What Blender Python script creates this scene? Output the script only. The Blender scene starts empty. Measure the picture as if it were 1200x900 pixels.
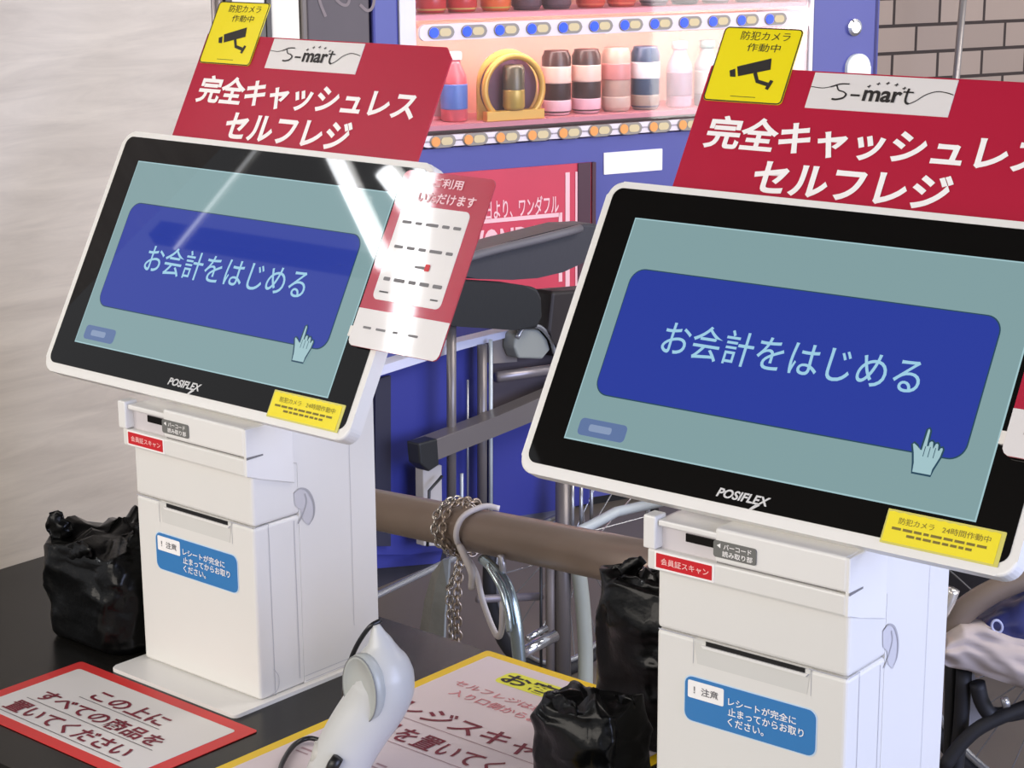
import bpy, bmesh, math, random
from math import sin, cos, pi, radians, sqrt, tan, atan2
from mathutils import Vector, Matrix, noise
random.seed(7)
SC = bpy.context.scene
COL = SC.collection

# ------------------------------------------------------------------ camera
F = 2277.39                       # focal length in pixels of the 1200 px wide frame
CAM = Vector((1.5095, -1.1663, 0.7529))
YAW, PITCH, ROLL = 0.7132, 0.2423, -0.0070
FLOOR = -0.75                     # the counter top is z = 0
def cam_axes():
    cy, sy, cp, sp = cos(YAW), sin(YAW), cos(PITCH), sin(PITCH)
    f = Vector((-sy*cp, cy*cp, -sp)); r = Vector((cy, sy, 0)); u = r.cross(f)
    return cos(ROLL)*r + sin(ROLL)*u, -sin(ROLL)*r + cos(ROLL)*u, f
RV, UV, FV = cam_axes()
FH = Vector((FV.x, FV.y, 0)).normalized()
RH = Vector((FH.y, -FH.x, 0))
cd = bpy.data.cameras.new('camera'); co = bpy.data.objects.new('camera', cd); COL.objects.link(co)
cd.sensor_fit = 'HORIZONTAL'; cd.sensor_width = 36; cd.lens = F/1200*36; cd.clip_start = .02
co.matrix_world = Matrix(((RV.x, UV.x, -FV.x, CAM.x), (RV.y, UV.y, -FV.y, CAM.y), (RV.z, UV.z, -FV.z, CAM.z), (0, 0, 0, 1)))
SC.camera = co
def at(u, v, p0, n):              # the point of a real plane seen at a pixel
    r = FV + RV*((u-600)/F) - UV*((v-450)/F)
    return CAM + r*((Vector(p0)-CAM).dot(n)/r.dot(n))

# ------------------------------------------------------------------ materials
def lin(c):
    return tuple((x/12.92 if x <= .04045 else ((x+.055)/1.055)**2.4) for x in [v/255 for v in c])
MATS = {}
def mat(name, rgb, rough=.5, metal=0., var=.04, scale=8., bump=0., bscale=60., coat=0., spec=.5, emit=0., emit_rgb=None, stretch=None, aniso=None, trans=0):
    if name in MATS: return MATS[name]
    m = bpy.data.materials.new(name); m.use_nodes = True
    nt = m.node_tree; b = nt.nodes['Principled BSDF']; L = nt.links
    tc = nt.nodes.new('ShaderNodeTexCoord'); mp = nt.nodes.new('ShaderNodeMapping')
    L.new(tc.outputs['Object'], mp.inputs[0])
    if stretch: mp.inputs['Scale'].default_value = stretch
    nz = nt.nodes.new('ShaderNodeTexNoise'); nz.inputs['Scale'].default_value = scale; nz.inputs['Detail'].default_value = 5
    L.new(mp.outputs[0], nz.inputs['Vector'])
    c = lin(rgb)
    mx = nt.nodes.new('ShaderNodeMix'); mx.data_type = 'RGBA'
    mx.inputs['A'].default_value = (*[max(0, x*(1-var*1.6)) for x in c], 1)
    mx.inputs['B'].default_value = (*[min(1, x*(1+var*1.6)) for x in c], 1)
    L.new(nz.outputs['Fac'], mx.inputs['Factor']); L.new(mx.outputs['Result'], b.inputs['Base Color'])
    b.inputs['Roughness'].default_value = rough; b.inputs['Metallic'].default_value = metal
    b.inputs['Coat Weight'].default_value = coat; b.inputs['Coat Roughness'].default_value = .04
    b.inputs['Specular IOR Level'].default_value = spec
    if emit:
        b.inputs['Emission Color'].default_value = (*lin(emit_rgb or rgb), 1); b.inputs['Emission Strength'].default_value = emit
    if bump:
        n2 = nt.nodes.new('ShaderNodeTexNoise'); n2.inputs['Scale'].default_value = bscale; n2.inputs['Detail'].default_value = 4
        L.new(mp.outputs[0], n2.inputs['Vector'])
        bp = nt.nodes.new('ShaderNodeBump'); bp.inputs['Strength'].default_value = bump; bp.inputs['Distance'].default_value = .004
        L.new(n2.outputs['Fac'], bp.inputs['Height']); L.new(bp.outputs[0], b.inputs['Normal'])
    MATS[name] = m
    return m
W_BODY = mat('white_plastic', (226, 224, 219), .42, var=.015, bump=.02, bscale=900)
W_BODY2 = mat('white_plastic_bezel', (232, 230, 226), .35, var=.01)
SEAM = mat('seam_grey', (120, 118, 118), .6)
SEAM_L = mat('shallow_seam', (178, 178, 184), .6)
BLACK = mat('black_plastic', (14, 13, 13), .4, var=.1)
GLASSBLK = mat('black_glass', (13, 12, 11), .025, var=.05, spec=.35)
RED = mat('red_board', (176, 24, 56), .38, var=.02, spec=.3)
REDL = mat('red_laminated', (176, 24, 56), .30, var=.02, spec=.3, coat=.9); WHITEL = mat('white_laminated', (226, 222, 220), .3, var=.01, coat=.9)
REDTAG = mat('red_tag', (205, 30, 40), .35, var=.02)
WHITE = mat('white_print', (250, 247, 245), .45, var=.01)
LOGOWHITE = mat('white_logo_panel', (226, 222, 220), .3, var=.01)
YEL = mat('yellow_sticker', (240, 222, 10), .35, var=.03)
INK = mat('black_ink', (30, 25, 24), .5)
INK2 = mat('dark_red_ink', (118, 14, 40), .5, var=.3, scale=60)
PINKINK = mat('pink_ink', (222, 150, 158), .6)
OLIVEINK = mat('olive_ink', (120, 104, 12), .5)
BLUELAB = mat('blue_label', (56, 124, 186), .35, var=.03)
BLUELABW = mat('pale_blue_edge', (200, 222, 240), .4)
GREYLAB = mat('grey_label', (112, 112, 108), .35)
SILVERINK = mat('silver_ink', (205, 205, 205), .4)
LOGOGREY = mat('grey_logo_ink', (120, 118, 120), .5)

def screen_mat(name, rgb, s):
    return mat(name, tuple(int(v*.12) for v in rgb), .025, var=.0, spec=.55, emit=s, emit_rgb=rgb)
SCR_BG = screen_mat('screen_teal', (133, 163, 166), .93)
SCR_BLUE = screen_mat('screen_blue', (44, 62, 160), .93)
SCR_EDGE = screen_mat('screen_pale_edge', (166, 200, 206), .93)
SCR_DARK = screen_mat('screen_dark_line', (44, 76, 96), .9)
SCR_BTN = screen_mat('screen_small_button', (98, 120, 164), .93)
SCR_BTNT = screen_mat('screen_small_text', (140, 158, 190), .93)
SCR_TXT = screen_mat('screen_text', (160, 208, 232), .95)

# ------------------------------------------------------------------ objects
def tag(o, label=None, cat=None, group=None, kind=None):
    if label: o['label'] = label
    if cat: o['category'] = cat
    if group: o['group'] = group
    if kind: o['kind'] = kind
    return o
def thing(name, loc=(0, 0, 0), rz=0., **k):
    o = bpy.data.objects.new(name, None); o.empty_display_size = .05; COL.objects.link(o)
    o.location = loc; o.rotation_euler = (0, 0, rz); return tag(o, **k)
def obj(name, bm, m, parent=None, smooth=False, **k):
    me = bpy.data.meshes.new(name)
    if isinstance(bm, bmesh.types.BMesh):
        bmesh.ops.recalc_face_normals(bm, faces=bm.faces)
        bm.to_mesh(me); bm.free()
    o = bpy.data.objects.new(name, me); COL.objects.link(o)
    for mm in (m if isinstance(m, (list, tuple)) else [m]): me.materials.append(mm)
    if parent is not None: o.parent = parent
    if smooth:
        for p in me.polygons: p.use_smooth = True
    return tag(o, **k)
def B(): return bmesh.new()
def box(bm, x0, x1, y0, y1, z0, z1, bev=0., seg=2, M=None, mi=0):
    r = bmesh.ops.create_cube(bm, size=1)
    vs = r['verts']
    for v in vs: v.co = Vector(((x0+x1)/2+v.co.x*(x1-x0), (y0+y1)/2+v.co.y*(y1-y0), (z0+z1)/2+v.co.z*(z1-z0)))
    if bev:
        es = list({e for v in vs for e in v.link_edges})
        q = bmesh.ops.bevel(bm, geom=es, offset=bev, segments=seg, affect='EDGES', profile=.5)
        vs = list({v for f in q['faces'] for v in f.verts} | {v for v in vs if v.is_valid})
    fs = {f for v in vs for f in v.link_faces}
    for f in fs: f.material_index = mi
    if M is not None:
        for v in {v for f in fs for v in f.verts}: v.co = M @ v.co
    return bm
def rrect(x0, x1, y0, y1, r=0., n=5):
    if r <= 0: return [(x0, y0), (x1, y0), (x1, y1), (x0, y1)]
    out = []
    for cx, cy, a in ((x1-r, y0+r, -pi/2), (x1-r, y1-r, 0), (x0+r, y1-r, pi/2), (x0+r, y0+r, pi)):
        for i in range(n+1): out.append((cx+r*cos(a+i*pi/2/n), cy+r*sin(a+i*pi/2/n)))
    return out
def prism(bm, pts, z0, z1, M=None, bev=0.):
    """polygon in local xy, extruded z0..z1, carried by M"""
    a = [bm.verts.new((x, y, z0)) for x, y in pts]; b = [bm.verts.new((x, y, z1)) for x, y in pts]
    n = len(pts)
    fs = [bm.faces.new(a[::-1]), bm.faces.new(b)] + [bm.faces.new((a[i], a[(i+1) % n], b[(i+1) % n], b[i])) for i in range(n)]
    vs = a+b
    if bev:
        top = fs[1]
        q = bmesh.ops.bevel(bm, geom=list(top.edges), offset=bev, segments=3, affect='EDGES', profile=.5)
        vs = list({v for f in q['faces'] for v in f.verts} | {v for v in a if v.is_valid} | {v for v in b if v.is_valid})
        vs = list({v for x in vs for f in x.link_faces for v in f.verts})
    if M is not None:
        for v in vs: v.co = M @ v.co
    return bm
def tube(bm, pts, r, n=12, closed=False, cap=True, sub=0):
    pts = [Vector(p) for p in pts]
    rs = list(r) if isinstance(r, (list, tuple)) else [r]*len(pts)
    if sub:
        P, R_ = [], []
        N = len(pts)
        rng = N if closed else N-1
        for i in range(rng):
            p0 = pts[(i-1) % N] if (closed or i > 0) else pts[0]*2-pts[1]
            p1, p2 = pts[i], pts[(i+1) % N]
            p3 = pts[(i+2) % N] if (closed or i+2 < N) else pts[-1]*2-pts[-2]
            for k in range(sub):
                t = k/sub
                P.append(.5*((2*p1)+(p2-p0)*t+(2*p0-5*p1+4*p2-p3)*t*t+(3*p1-p0-3*p2+p3)*t**3))
                R_.append(rs[i]*(1-t)+rs[(i+1) % N]*t)
        if not closed: P.append(pts[-1]); R_.append(rs[-1])
        pts, rs = P, R_
    N = len(pts); rings = []
    up = None
    for i, p in enumerate(pts):
        if closed: t = (pts[(i+1) % N]-pts[i-1]).normalized()
        else: t = (pts[min(i+1, N-1)]-pts[max(i-1, 0)]).normalized()
        if up is None:
            up = Vector((0, 0, 1)) if abs(t.z) < .9 else Vector((1, 0, 0))
        s = t.cross(up).normalized(); up = s.cross(t).normalized()
        rings.append([bm.verts.new(p+(s*cos(2*pi*k/n)+up*sin(2*pi*k/n))*rs[i]) for k in range(n)])
    for i in range(N if closed else N-1):
        a, b = rings[i], rings[(i+1) % N]
        for k in range(n): bm.faces.new((a[k], a[(k+1) % n], b[(k+1) % n], b[k]))
    if cap and not closed:
        bm.faces.new(rings[0][::-1]); bm.faces.new(rings[-1])
    return bm
def lathe(bm, prof, n=28, M=None):
    rings = [[bm.verts.new((r*cos(2*pi*k/n), r*sin(2*pi*k/n), z)) for k in range(n)] for r, z in prof]
    for a, b in zip(rings, rings[1:]):
        for k in range(n): bm.faces.new((a[k], a[(k+1) % n], b[(k+1) % n], b[k]))
    bm.faces.new(rings[0][::-1]); bm.faces.new(rings[-1])
    if M is not None:
        for rg in rings:
            for v in rg: v.co = M @ v.co
    return bm
def frame(o, x, y, n):
    """matrix with local x, y and outward z"""
    x, y, n = Vector(x), Vector(y), Vector(n)
    return Matrix(((x.x, y.x, n.x, o[0]), (x.y, y.y, n.y, o[1]), (x.z, y.z, n.z, o[2]), (0, 0, 0, 1)))
def text_pts(s, bold=0., shear=0.):
    c = bpy.data.curves.new('lettering', 'FONT'); c.body = s; c.size = 1; c.offset = bold; c.shear = shear; c.resolution_u = 4
    o = bpy.data.objects.new('lettering', c); COL.objects.link(o)
    bpy.context.view_layer.update()
    me = bpy.data.meshes.new_from_object(o.evaluated_get(bpy.context.evaluated_depsgraph_get()))
    vs = [tuple(v.co[:2]) for v in me.vertices]; fs = [tuple(p.vertices) for p in me.polygons]
    bpy.data.objects.remove(o); bpy.data.curves.remove(c); bpy.data.meshes.remove(me)
    return vs, fs
def text(bm, s, x0, x1, y0, y1, M, z=.0006, bold=.01, shear=0.):
    vs, fs = text_pts(s, bold, shear)
    ax, bx = min(v[0] for v in vs), max(v[0] for v in vs); ay, by = min(v[1] for v in vs), max(v[1] for v in vs)
    V = [bm.verts.new(M @ Vector((x0+(x-ax)/(bx-ax)*(x1-x0), y0+(y-ay)/(by-ay)*(y1-y0), z))) for x, y in vs]
    for f in fs:
        try: bm.faces.new([V[i] for i in f])
        except ValueError: pass

    return bm
def stroke(bm, pts, w, M, z=.0006, closed=False):
    """flat printed line"""
    P = [Vector((p[0], p[1])) for p in pts]; N = len(P); L_, R_ = [], []
    ws = w if isinstance(w, (list, tuple)) else [w]*N
    for i, p in enumerate(P):
        a = P[(i-1) % N] if (closed or i > 0) else p; b = P[(i+1) % N] if (closed or i < N-1) else p
        t = (b-a).normalized(); nn = Vector((-t.y, t.x))*ws[i]/2
        L_.append(bm.verts.new(M @ Vector((*(p+nn), z)))); R_.append(bm.verts.new(M @ Vector((*(p-nn), z))))
    for i in range(N if closed else N-1):
        j = (i+1) % N; bm.faces.new((L_[i], R_[i], R_[j], L_[j]))
    return bm
def flat(bm, pts, M, z):
    bm.faces.new([bm.verts.new(M @ Vector((x, y, z))) for x, y in pts]); return bm
def spline(pts, n=8):
    P = [Vector(p) for p in pts]; out = []
    for i in range(len(P)-1):
        p0 = P[i-1] if i else P[0]*2-P[1]; p1, p2 = P[i], P[i+1]; p3 = P[i+2] if i+2 < len(P) else P[-1]*2-P[-2]
        for k in range(n):
            t = k/n; out.append(tuple(.5*((2*p1)+(p2-p0)*t+(2*p0-5*p1+4*p2-p3)*t*t+(3*p1-p0-3*p2+p3)*t**3)))
    return out+[tuple(P[-1])]

# ================================================================== self-checkout kiosk
def camera_warning_art(parent, M, x0, x1, y0, y1, z):
    st = obj('warning_sticker', prism(B(), rrect(x0, x1, y0, y1, .004), z, z+.0008, M), YEL, parent, label='yellow security camera sticker')
    w, h = x1-x0, y1-y0
    b = B()
    X = lambda a: x0+a*w
    Y = lambda a: y0+a*h
    zz = z+.0011
    stroke(b, rrect(x0+.0006, x1-.0006, y0+.0006, y1-.0006, .004), .0011, M, zz, True)
    text(b, '防犯カメラ', X(.24), X(.86), Y(.83), Y(.95), M, zz, .0)
    text(b, '作動中', X(.36), X(.78), Y(.68), Y(.79), M, zz, .0)
    # camera pictogram
    flat(b, [(X(.36), Y(.34)), (X(.74), Y(.45)), (X(.71), Y(.60)), (X(.31), Y(.47))], M, zz)
    flat(b, [(X(.26), Y(.33)), (X(.33), Y(.33)), (X(.295), Y(.44)), (X(.23), Y(.41))], M, zz)
    stroke(b, [(X(.56), Y(.40)), (X(.62), Y(.29)), (X(.76), Y(.255))], w*.045, M, zz)
    stroke(b, [(X(.765), Y(.19)), (X(.80), Y(.31))], w*.045, M, zz)
    text(b, 'S-SECURITY'[2:5], X(.30), X(.62), Y(.055), Y(.075), M, zz, .0) if False else None
    stroke(b, [(X(.34), Y(.075)), (X(.66), Y(.075))], h*.008, M, zz)
    obj('sticker_print', b, INK, st)

def make_kiosk(loc, rz, tilt, label):
    K = thing('self_checkout_kiosk', loc, rz, label=label, cat='checkout kiosk', group='self-checkout kiosks on the counter')
    w, d = .176, .163
    I = Matrix.Identity(4)
    FR = frame((0, 0, 0), (1, 0, 0), (0, 0, 1), (0, -1, 0))            # front face: local x, height, outward
    SD = frame((w, 0, 0), (0, 1, 0), (0, 0, 1), (1, 0, 0))             # side face: local y, height, outward
    # base plate
    obj('base_plate', prism(B(), rrect(-.008, w+.006, -.0385, .172, .007), 0, .004, bev=.0012), W_BODY2, K)
    # body: lower block, upper block and the back shell that climbs behind the monitor
    b = B(); box(b, .0, w, 0, .060, .0045, .1795, .0035, 3)
    obj('receipt_door', b, W_BODY, K)
    b = B(); box(b, .0, w, .0004, .060, .1803, .236, .0035, 3)
    obj('printer_cover', b, W_BODY, K)
    side = [(.058, .0045), (d, .0045), (d, .298), (d+.03, .352), (d-.01, .362), (.055, .2855), (.03, .268), (.0, .262), (.0, .232), (.058, .232)]
    MS = frame((0.0008, 0, 0), (0, 1, 0), (0, 0, 1), (1, 0, 0))
    b = B(); prism(b, side, 0, w-.0008, MS)
    obj('back_shell', b, W_BODY, K)
    # paper exit recess
    b = B(); flat(b, [(.036, .1793), (.144, .1793), (.141, .1585), (.040, .1585)], FR, .0003)
    obj('paper_exit_recess', b, mat('recess_white', (212, 211, 206), .5), K)
    b = B(); prism(b, [(.048, .1795), (.139, .1795), (.139, .1758), (.048, .1758)], .0001, .0008, FR)
    ex = obj('receipt_slot', b, BLACK, K, label='black receipt slot')
    b = B(); prism(b, [(.044, .1758), (.1425, .1758), (.1405, .1735), (.046, .1735)], .0002, .0022, FR)
    obj('slot_lip', b, W_BODY2, ex)
    b = B(); stroke(b, [(.002, .1799), (.036, .1799)], .0011, FR, .0004); stroke(b, [(.142, .1799), (w-.001, .1799)], .0011, FR, .0004)
    stroke(b, [(.036, .179), (.036, .158)], .0005, FR, .0004); stroke(b, [(.1445, .179), (.1445, .158)], .0005, FR, .0004)
    obj('paper_door_seam', b, SEAM_L, K); b = B()
    stroke(b, [(.001, .1799), (.018, .1799)], .0008, SD, .0004); stroke(b, [(.018, .1799), (.019, .004)], .0006, SD, .0004)
    stroke(b, [(.051, .175), (.052, .012)], .0006, SD, .0004); stroke(b, [(.128, .245), (.128, .045)], .0004, SD, .0004)
    stroke(b, [(.060, .0065), (.15, .0065)], .0006, SD, .0005); stroke(b, [(.058, .012), (.128, .012)], .0005, SD, .0005)
    stroke(b, spline([(.012, .006), (.022, .01), (.024, .022), (.018, .032)]), .0005, SD, .0005)
    obj('side_seam', b, SEAM_L, K)
    # finger grip on the side, its recess shading painted as flat grey patches
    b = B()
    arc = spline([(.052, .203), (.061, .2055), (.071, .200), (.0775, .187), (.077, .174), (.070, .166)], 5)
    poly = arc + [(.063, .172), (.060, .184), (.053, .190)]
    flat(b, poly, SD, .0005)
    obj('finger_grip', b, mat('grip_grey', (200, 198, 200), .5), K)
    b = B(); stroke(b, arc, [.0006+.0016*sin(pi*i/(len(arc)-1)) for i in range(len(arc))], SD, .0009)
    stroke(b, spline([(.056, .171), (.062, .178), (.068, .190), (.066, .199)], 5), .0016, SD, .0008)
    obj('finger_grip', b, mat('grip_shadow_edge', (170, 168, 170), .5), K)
    # scanner head across the top of the front
    b = B()
    box(b, -.004, w+.001, -.009, .050, .2325, .2500, .0018, 2)
    h = obj('scanner_head', b, W_BODY, K)
    b = B(); box(b, .060, w+.001, -.009, .049, .2516, .2795, .0022, 3); box(b, .006, .062, -.009, .040, .2705, .2755, .0012, 2)
    obj('scanner_cover', b, W_BODY2, h)
    b = B(); box(b, .060, w-.010, -.0055, .03, .2494, .2522)
    obj('card_slit', b, SEAM, h)
    b = B(); prism(b, [(-.0085, .2330), (.010, .2270), (.0515, .2135), (.0508, .266), (.0475, .2745), (.040, .2790), (-.0085, .2790)], .0, .0032, SD, .0012)
    obj('side_cheek', b, W_BODY2, h)
    b = B(); flat(b, [(-.0088, .2495), (.012, .2500), (.012, .2516), (-.0088, .2520)], SD, .0036)
    obj('card_slit', b, SEAM, h)
    b = B(); box(b, .0, .061, -.002, .03, .2495, .2725)
    obj('scan_recess', b, mat('recess_lilac', (206, 200, 202), .5), h)
    b = B(); box(b, .029, .062, -.0035, -.0015, .2605, .2672)
    obj('scan_window', b, GLASSBLK, h, label='black scanner window')
    b = B(); box(b, -.0065, .0055, -.012, .004, .2505, .2785, .0016, 2)
    obj('side_bracket', b, W_BODY2, h)
    b = B(); prism(b, rrect(.0595, .0985, .2565, .2700, .0022), .0092, .0102, FR)
    g = obj('barcode_label', b, GREYLAB, h, label='grey barcode reader label')
    b = B(); text(b, 'バーコード', .0690, .0945, .2640, .2685, FR, .0105, .012); text(b, '読み取り部', .0680, .0955, .2580, .2628, FR, .0105, .012)
    flat(b, [(.0628, .2663), (.0662, .2643), (.0662, .2683)], FR, .0105)
    obj('label_print', b, WHITE, g)
    b = B(); prism(b, rrect(.0035, .0600, .2342, .2494, .0006), .0091, .0095, FR)
    g = obj('red_label', b, WHITE, h, label='red member card label')
    obj('label_face', prism(B(), rrect(.0052, .0582, .2358, .2478, .0004), .0096, .0099, FR), REDTAG, g)
    b = B(); text(b, '会員証スキャン', .0100, .0555, .2389, .2447, FR, .0102, .012)
    obj('label_print', b, mat('pale_pink_print', (250, 196, 190), .5), g)
    # blue caution label
    b = B(); prism(b, rrect(.0278, .1512, .1075, .1475, .0075), .0002, .0005, FR)
    lb = obj('caution_label', b, BLUELABW, K, label='blue caution label about the receipt')
    obj('label_face', prism(B(), rrect(.0288, .1502, .1085, .1465, .0070), .0005, .0008, FR), BLUELAB, lb)
    obj('label_tab', prism(B(), rrect(.0318, .0660, .1285, .1435, .0015), .0009, .0011, FR), WHITE, lb)
    b = B(); text(b, '！注意', .0375, .0610, .1325, .1395, FR, .0014, .02)
    obj('label_print', b, LOGOGREY, lb)
    b = B()
    text(b, 'レシートが完全に', .0705, .1330, .1310, .1380, FR, .0014, .012)
    text(b, '止まってからお取り', .0705, .1400, .1222, .1295, FR, .0014, .012)
    text(b, 'ください。', .0705, .1040, .1135, .1208, FR, .0014, .012)
    obj('label_print', b, WHITE, lb)
    # ---- monitor
    n = Vector((0, -cos(tilt), sin(tilt))); up = Vector((0, sin(tilt), cos(tilt)))
    O = Vector((.0781, .0005, .2871))
    MM = frame(O, (1, 0, 0), up, n)
    H = .2678
    b = B(); prism(b, rrect(-.225, .225, 0, H, .014, 7), -.016, -.0005, MM, .0025)
    mo = obj('monitor', b, W_BODY2, K)
    b = B(); prism(b, rrect(-.19, .205, .035, .235, .02, 5), -.030, -.016, MM)
    obj('monitor_back', b, W_BODY, mo)
    obj('front_glass', prism(B(), rrect(-.2178, .2178, .0095, .2615, .0095, 6), -.0006, .0003, MM), GLASSBLK, mo)
    cy, sw, sh = .1355, .187, .1003
    b = B(); flat(b, rrect(-sw, sw, cy-sh, cy+sh), MM, .0006)
    di = obj('display', b, SCR_EDGE, K, label='lit touch display with a blue start button')
    b = B(); flat(b, rrect(-sw+.0012, sw-.0012, cy-sh+.0012, cy+sh-.0012), MM, .0009)
    obj('display_background', b, SCR_BG, di)
    b = B(); flat(b, rrect(-.1722, .1652, .0770, .1912, .0135, 8), MM, .0012)
    obj('start_button', b, SCR_DARK, di)
    b = B(); flat(b, rrect(-.1712, .1642, .0780, .1902, .0128, 8), MM, .0015)
    obj('start_button', b, SCR_BLUE, di)
    b = B(); text(b, 'お会計をはじめる', -.1205, .1140, .1205, .1500, MM, .0019, .004)
    obj('display_lettering', b, SCR_TXT, di)
    # pointing hand pictogram
    hx, hy, s = .1205, .0620, .00128
    hp = [(6, 0), (18, 0), (18.5, 4), (21, 12), (21.5, 17), (20.5, 18.5), (19, 18), (18.6, 16), (18, 19.5), (16.8, 20.6), (15.3, 20), (15, 17), (14.4, 20.5), (13, 21.4), (11.6, 20.6), (11.2, 17.5),
          (10.6, 27), (9.4, 28.6), (8, 27.5), (7.6, 14.5), (5, 17), (2.4, 18.4), (1.2, 17), (3.2, 12), (5, 6)]
    hp = [(hx+a*s, hy+c*s*.98) for a, c in hp]
    b = B(); stroke(b, hp, .0016, MM, .0021, True); obj('hand_pictogram', b, SCR_DARK, di)
    b = B(); flat(b, hp, MM, .0019); obj('hand_pictogram', b, SCR_EDGE, di)
    b = B()
    for xx in (.1325+.0008, .1372, .1415): stroke(b, [(xx, hy+.0135), (xx, hy+.0215)], .0006, MM, .0022)
    obj('hand_pictogram', b, SCR_DARK, di)
    b = B(); flat(b, rrect(-.1755, -.1275, .0405, .0555, .004, 4), MM, .0013); obj('small_button', b, SCR_BTN, di)
    b = B(); flat(b, rrect(-.1650, -.1420, .0450, .0510, .002, 4), MM, .0016); obj('small_button', b, SCR_BTNT, di)
    b = B(); text(b, 'POSIFLEX', -.0285, .0200, .0140, .0215, MM, .0006, .03, .25)
    flat(b, [(.0035, .0095), (.0065, .0095), (.0125, .0140), (.0080, .0140)], MM, .0007)
    obj('monitor_logo', b, SILVERINK, mo)
    # yellow strip on the bezel
    b = B(); prism(b, rrect(.1180, .2120, .0062, .0325, .0008), .0004, .0008, MM)
    ys = obj('yellow_strip', b, mat('sticker_film', (214, 206, 110), .15), K, label='yellow security camera notice on the bezel')
    edge = [(.1195, .0078), (.2085, .0078)]
    k = 22
    for i in range(k+1): edge.append((.2085-(.2085-.1195)*i/k, .0312 if i % 2 else .0304))
    obj('strip_face', prism(B(), edge, .0009, .0011, MM), YEL, ys)
    b = B(); text(b, '防犯カメラ', .1290, .1575, .0222, .0273, MM, .0014, .0); text(b, '24時間作動中', .1640, .2020, .0222, .0273, MM, .0014, .0)
    for yy, x0, x1 in ((.0185, .125, .2005), (.0145, .138, .190)):
        x = x0
        random.seed(int(yy*1e5))
        while x < x1:
            l = random.uniform(.003, .009); stroke(b, [(x, yy), (min(x+l, x1), yy)], .0020, MM, .0014); x += l+.0016
    obj('strip_print', b, OLIVEINK, ys)
    # ---- payment card sign at the right of the bezel
    b = B(); prism(b, rrect(.193, .3045, .0865, .2575, .007, 5), .0035, .0050, MM)
    pc = obj('payment_sign', b, REDL, K, label='red and white payment methods sign')
    obj('sign_panel', prism(B(), rrect(.2045, .2880, .1325, .2245, .006, 5), .0051, .0054, MM), WHITEL, pc)
    obj('sign_panel', prism(B(), [(.193, .1225), (.193, .094)]+[(.1930+.007-.007*cos(a), .0935-.007*sin(a)) for a in (.3, .8, 1.3)]+[(.2975+.007*sin(a), .0935-.007*cos(a)) for a in (.2, .8, 1.4)]+[(.3045, .0935), (.3045, .1225)], .0051, .0054, MM), WHITEL, pc)
    b = B(); text(b, 'ご利用', .2330, .2690, .2435, .2530, MM, .0058, .02); text(b, 'いただけます', .2200, .2900, .2285, .2385, MM, .0058, .02)
    obj('sign_lettering', b, mat('pink_white_print', (250, 214, 220), .5), pc)
    b = B()
    rows = [(.2065, .2095), (.1825, .1860), (.1665, .1700), (.1510, .1560), (.1400, .1425)]
    for r_, (q0, q1) in enumerate(rows):
        x = .2110
        random.seed(40+r_)
        while x < .281:
            l = random.uniform(.008, .016)
            if r_ in (1, 3) or random.random() > .25:
                flat(b, rrect(x, min(x+l, .283), q0, q1-.001*r_/2, .001, 2), MM, .0058)
            x += l+.0045
    for x, l in ((.206, .010), (.222, .012), (.243, .006), (.262, .012)):
        flat(b, rrect(x, x+l, .104, .1062, .0005, 2), MM, .0058)
    obj('sign_print', b, LOGOGREY, pc)
    b = B(); flat(b, rrect(.2560, .2618, .1650, .1715, .001, 2), MM, .0062); obj('sign_print', b, REDTAG, pc)
    b = B(); box(b, .188, .200, .095, .105, -.002, .0035, M=MM); obj('sign_clip', b, W_BODY2, pc)
    # ---- header board behind the monitor
    z0 = -.0215
    pts = [(-.1745, .2685), (.1795, .2685), (.1795, .3790), (.1690, .3900), (-.1745, .3900)]
    b = B(); prism(b, pts, z0, z0+.0018, MM)
    hb = obj('header_sign', b, RED, K, label='crimson header board with white Japanese lettering')
    b = B()
    for x in (-.09, .09): box(b, x-.012, x+.012, .20, .36, z0-.003, z0-.0002, M=MM)
    obj('sign_bracket', b, W_BODY, hb)
    zz = z0+.0019
    obj('logo_panel', prism(B(), rrect(-.0695, .0615, .3560, .3885), zz, zz+.0006, MM), LOGOWHITE, hb)
    b = B(); t = zz+.0012
    stroke(b, spline([(-.0690, .3752), (-.058, .3745), (-.050, .3762), (-.0425, .3790), (-.034, .3795)], 5), [.0007]*10+[.0012]*11, MM, t)
    stroke(b, spline([(-.0455, .3778), (-.0425, .3735), (-.0375, .3722), (-.0345, .3700), (-.0362, .3668), (-.0420, .3650), (-.0465, .3652)], 5), [.0011]*14+[.0017]*17, MM, t)
    stroke(b, [(-.0300, .3697), (-.0215, .3697)], .0018, MM, t)
    text(b, 'mar', -.0185, .0165, .3650, .3752, MM, t, .025)
    stroke(b, spline([(.0212, .3785), (.0205, .3735), (.0208, .3675), (.0240, .3652), (.0300, .3680), (.0370, .3738), (.0460, .3772), (.0540, .3768), (.0610, .3752)], 5), [.0020]*16+[.0008]*25, MM, t)
    stroke(b, [(.0168, .3752), (.0262, .3752)], .0014, MM, t)
    for i in range(5):
        a = radians(115-12.5*i); cx, cyy = .0005+.038*cos(a), .3440+.0382*sin(a)
        stroke(b, [(cx-.0015, cyy-.0006), (cx+.0015, cyy+.0002)], .0009, MM, t); stroke(b, [(cx, cyy-.0016), (cx+.0004, cyy+.0012)], .0007, MM, t)
    obj('logo_lettering', b, INK, hb)
    b = B()
    text(b, '完全キャッシュレス', -.1575, .1565, .3125, .3440, MM, zz+.0006, .030)
    text(b, 'セルフレジ', -.0975, .0835, .2765, .3065, MM, zz+.0006, .030)
    obj('header_lettering', b, WHITE, hb)
    camera_warning_art(hb, MM, -.1715, -.0925, .3565, .4270, zz+.0004)
    return K
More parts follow.
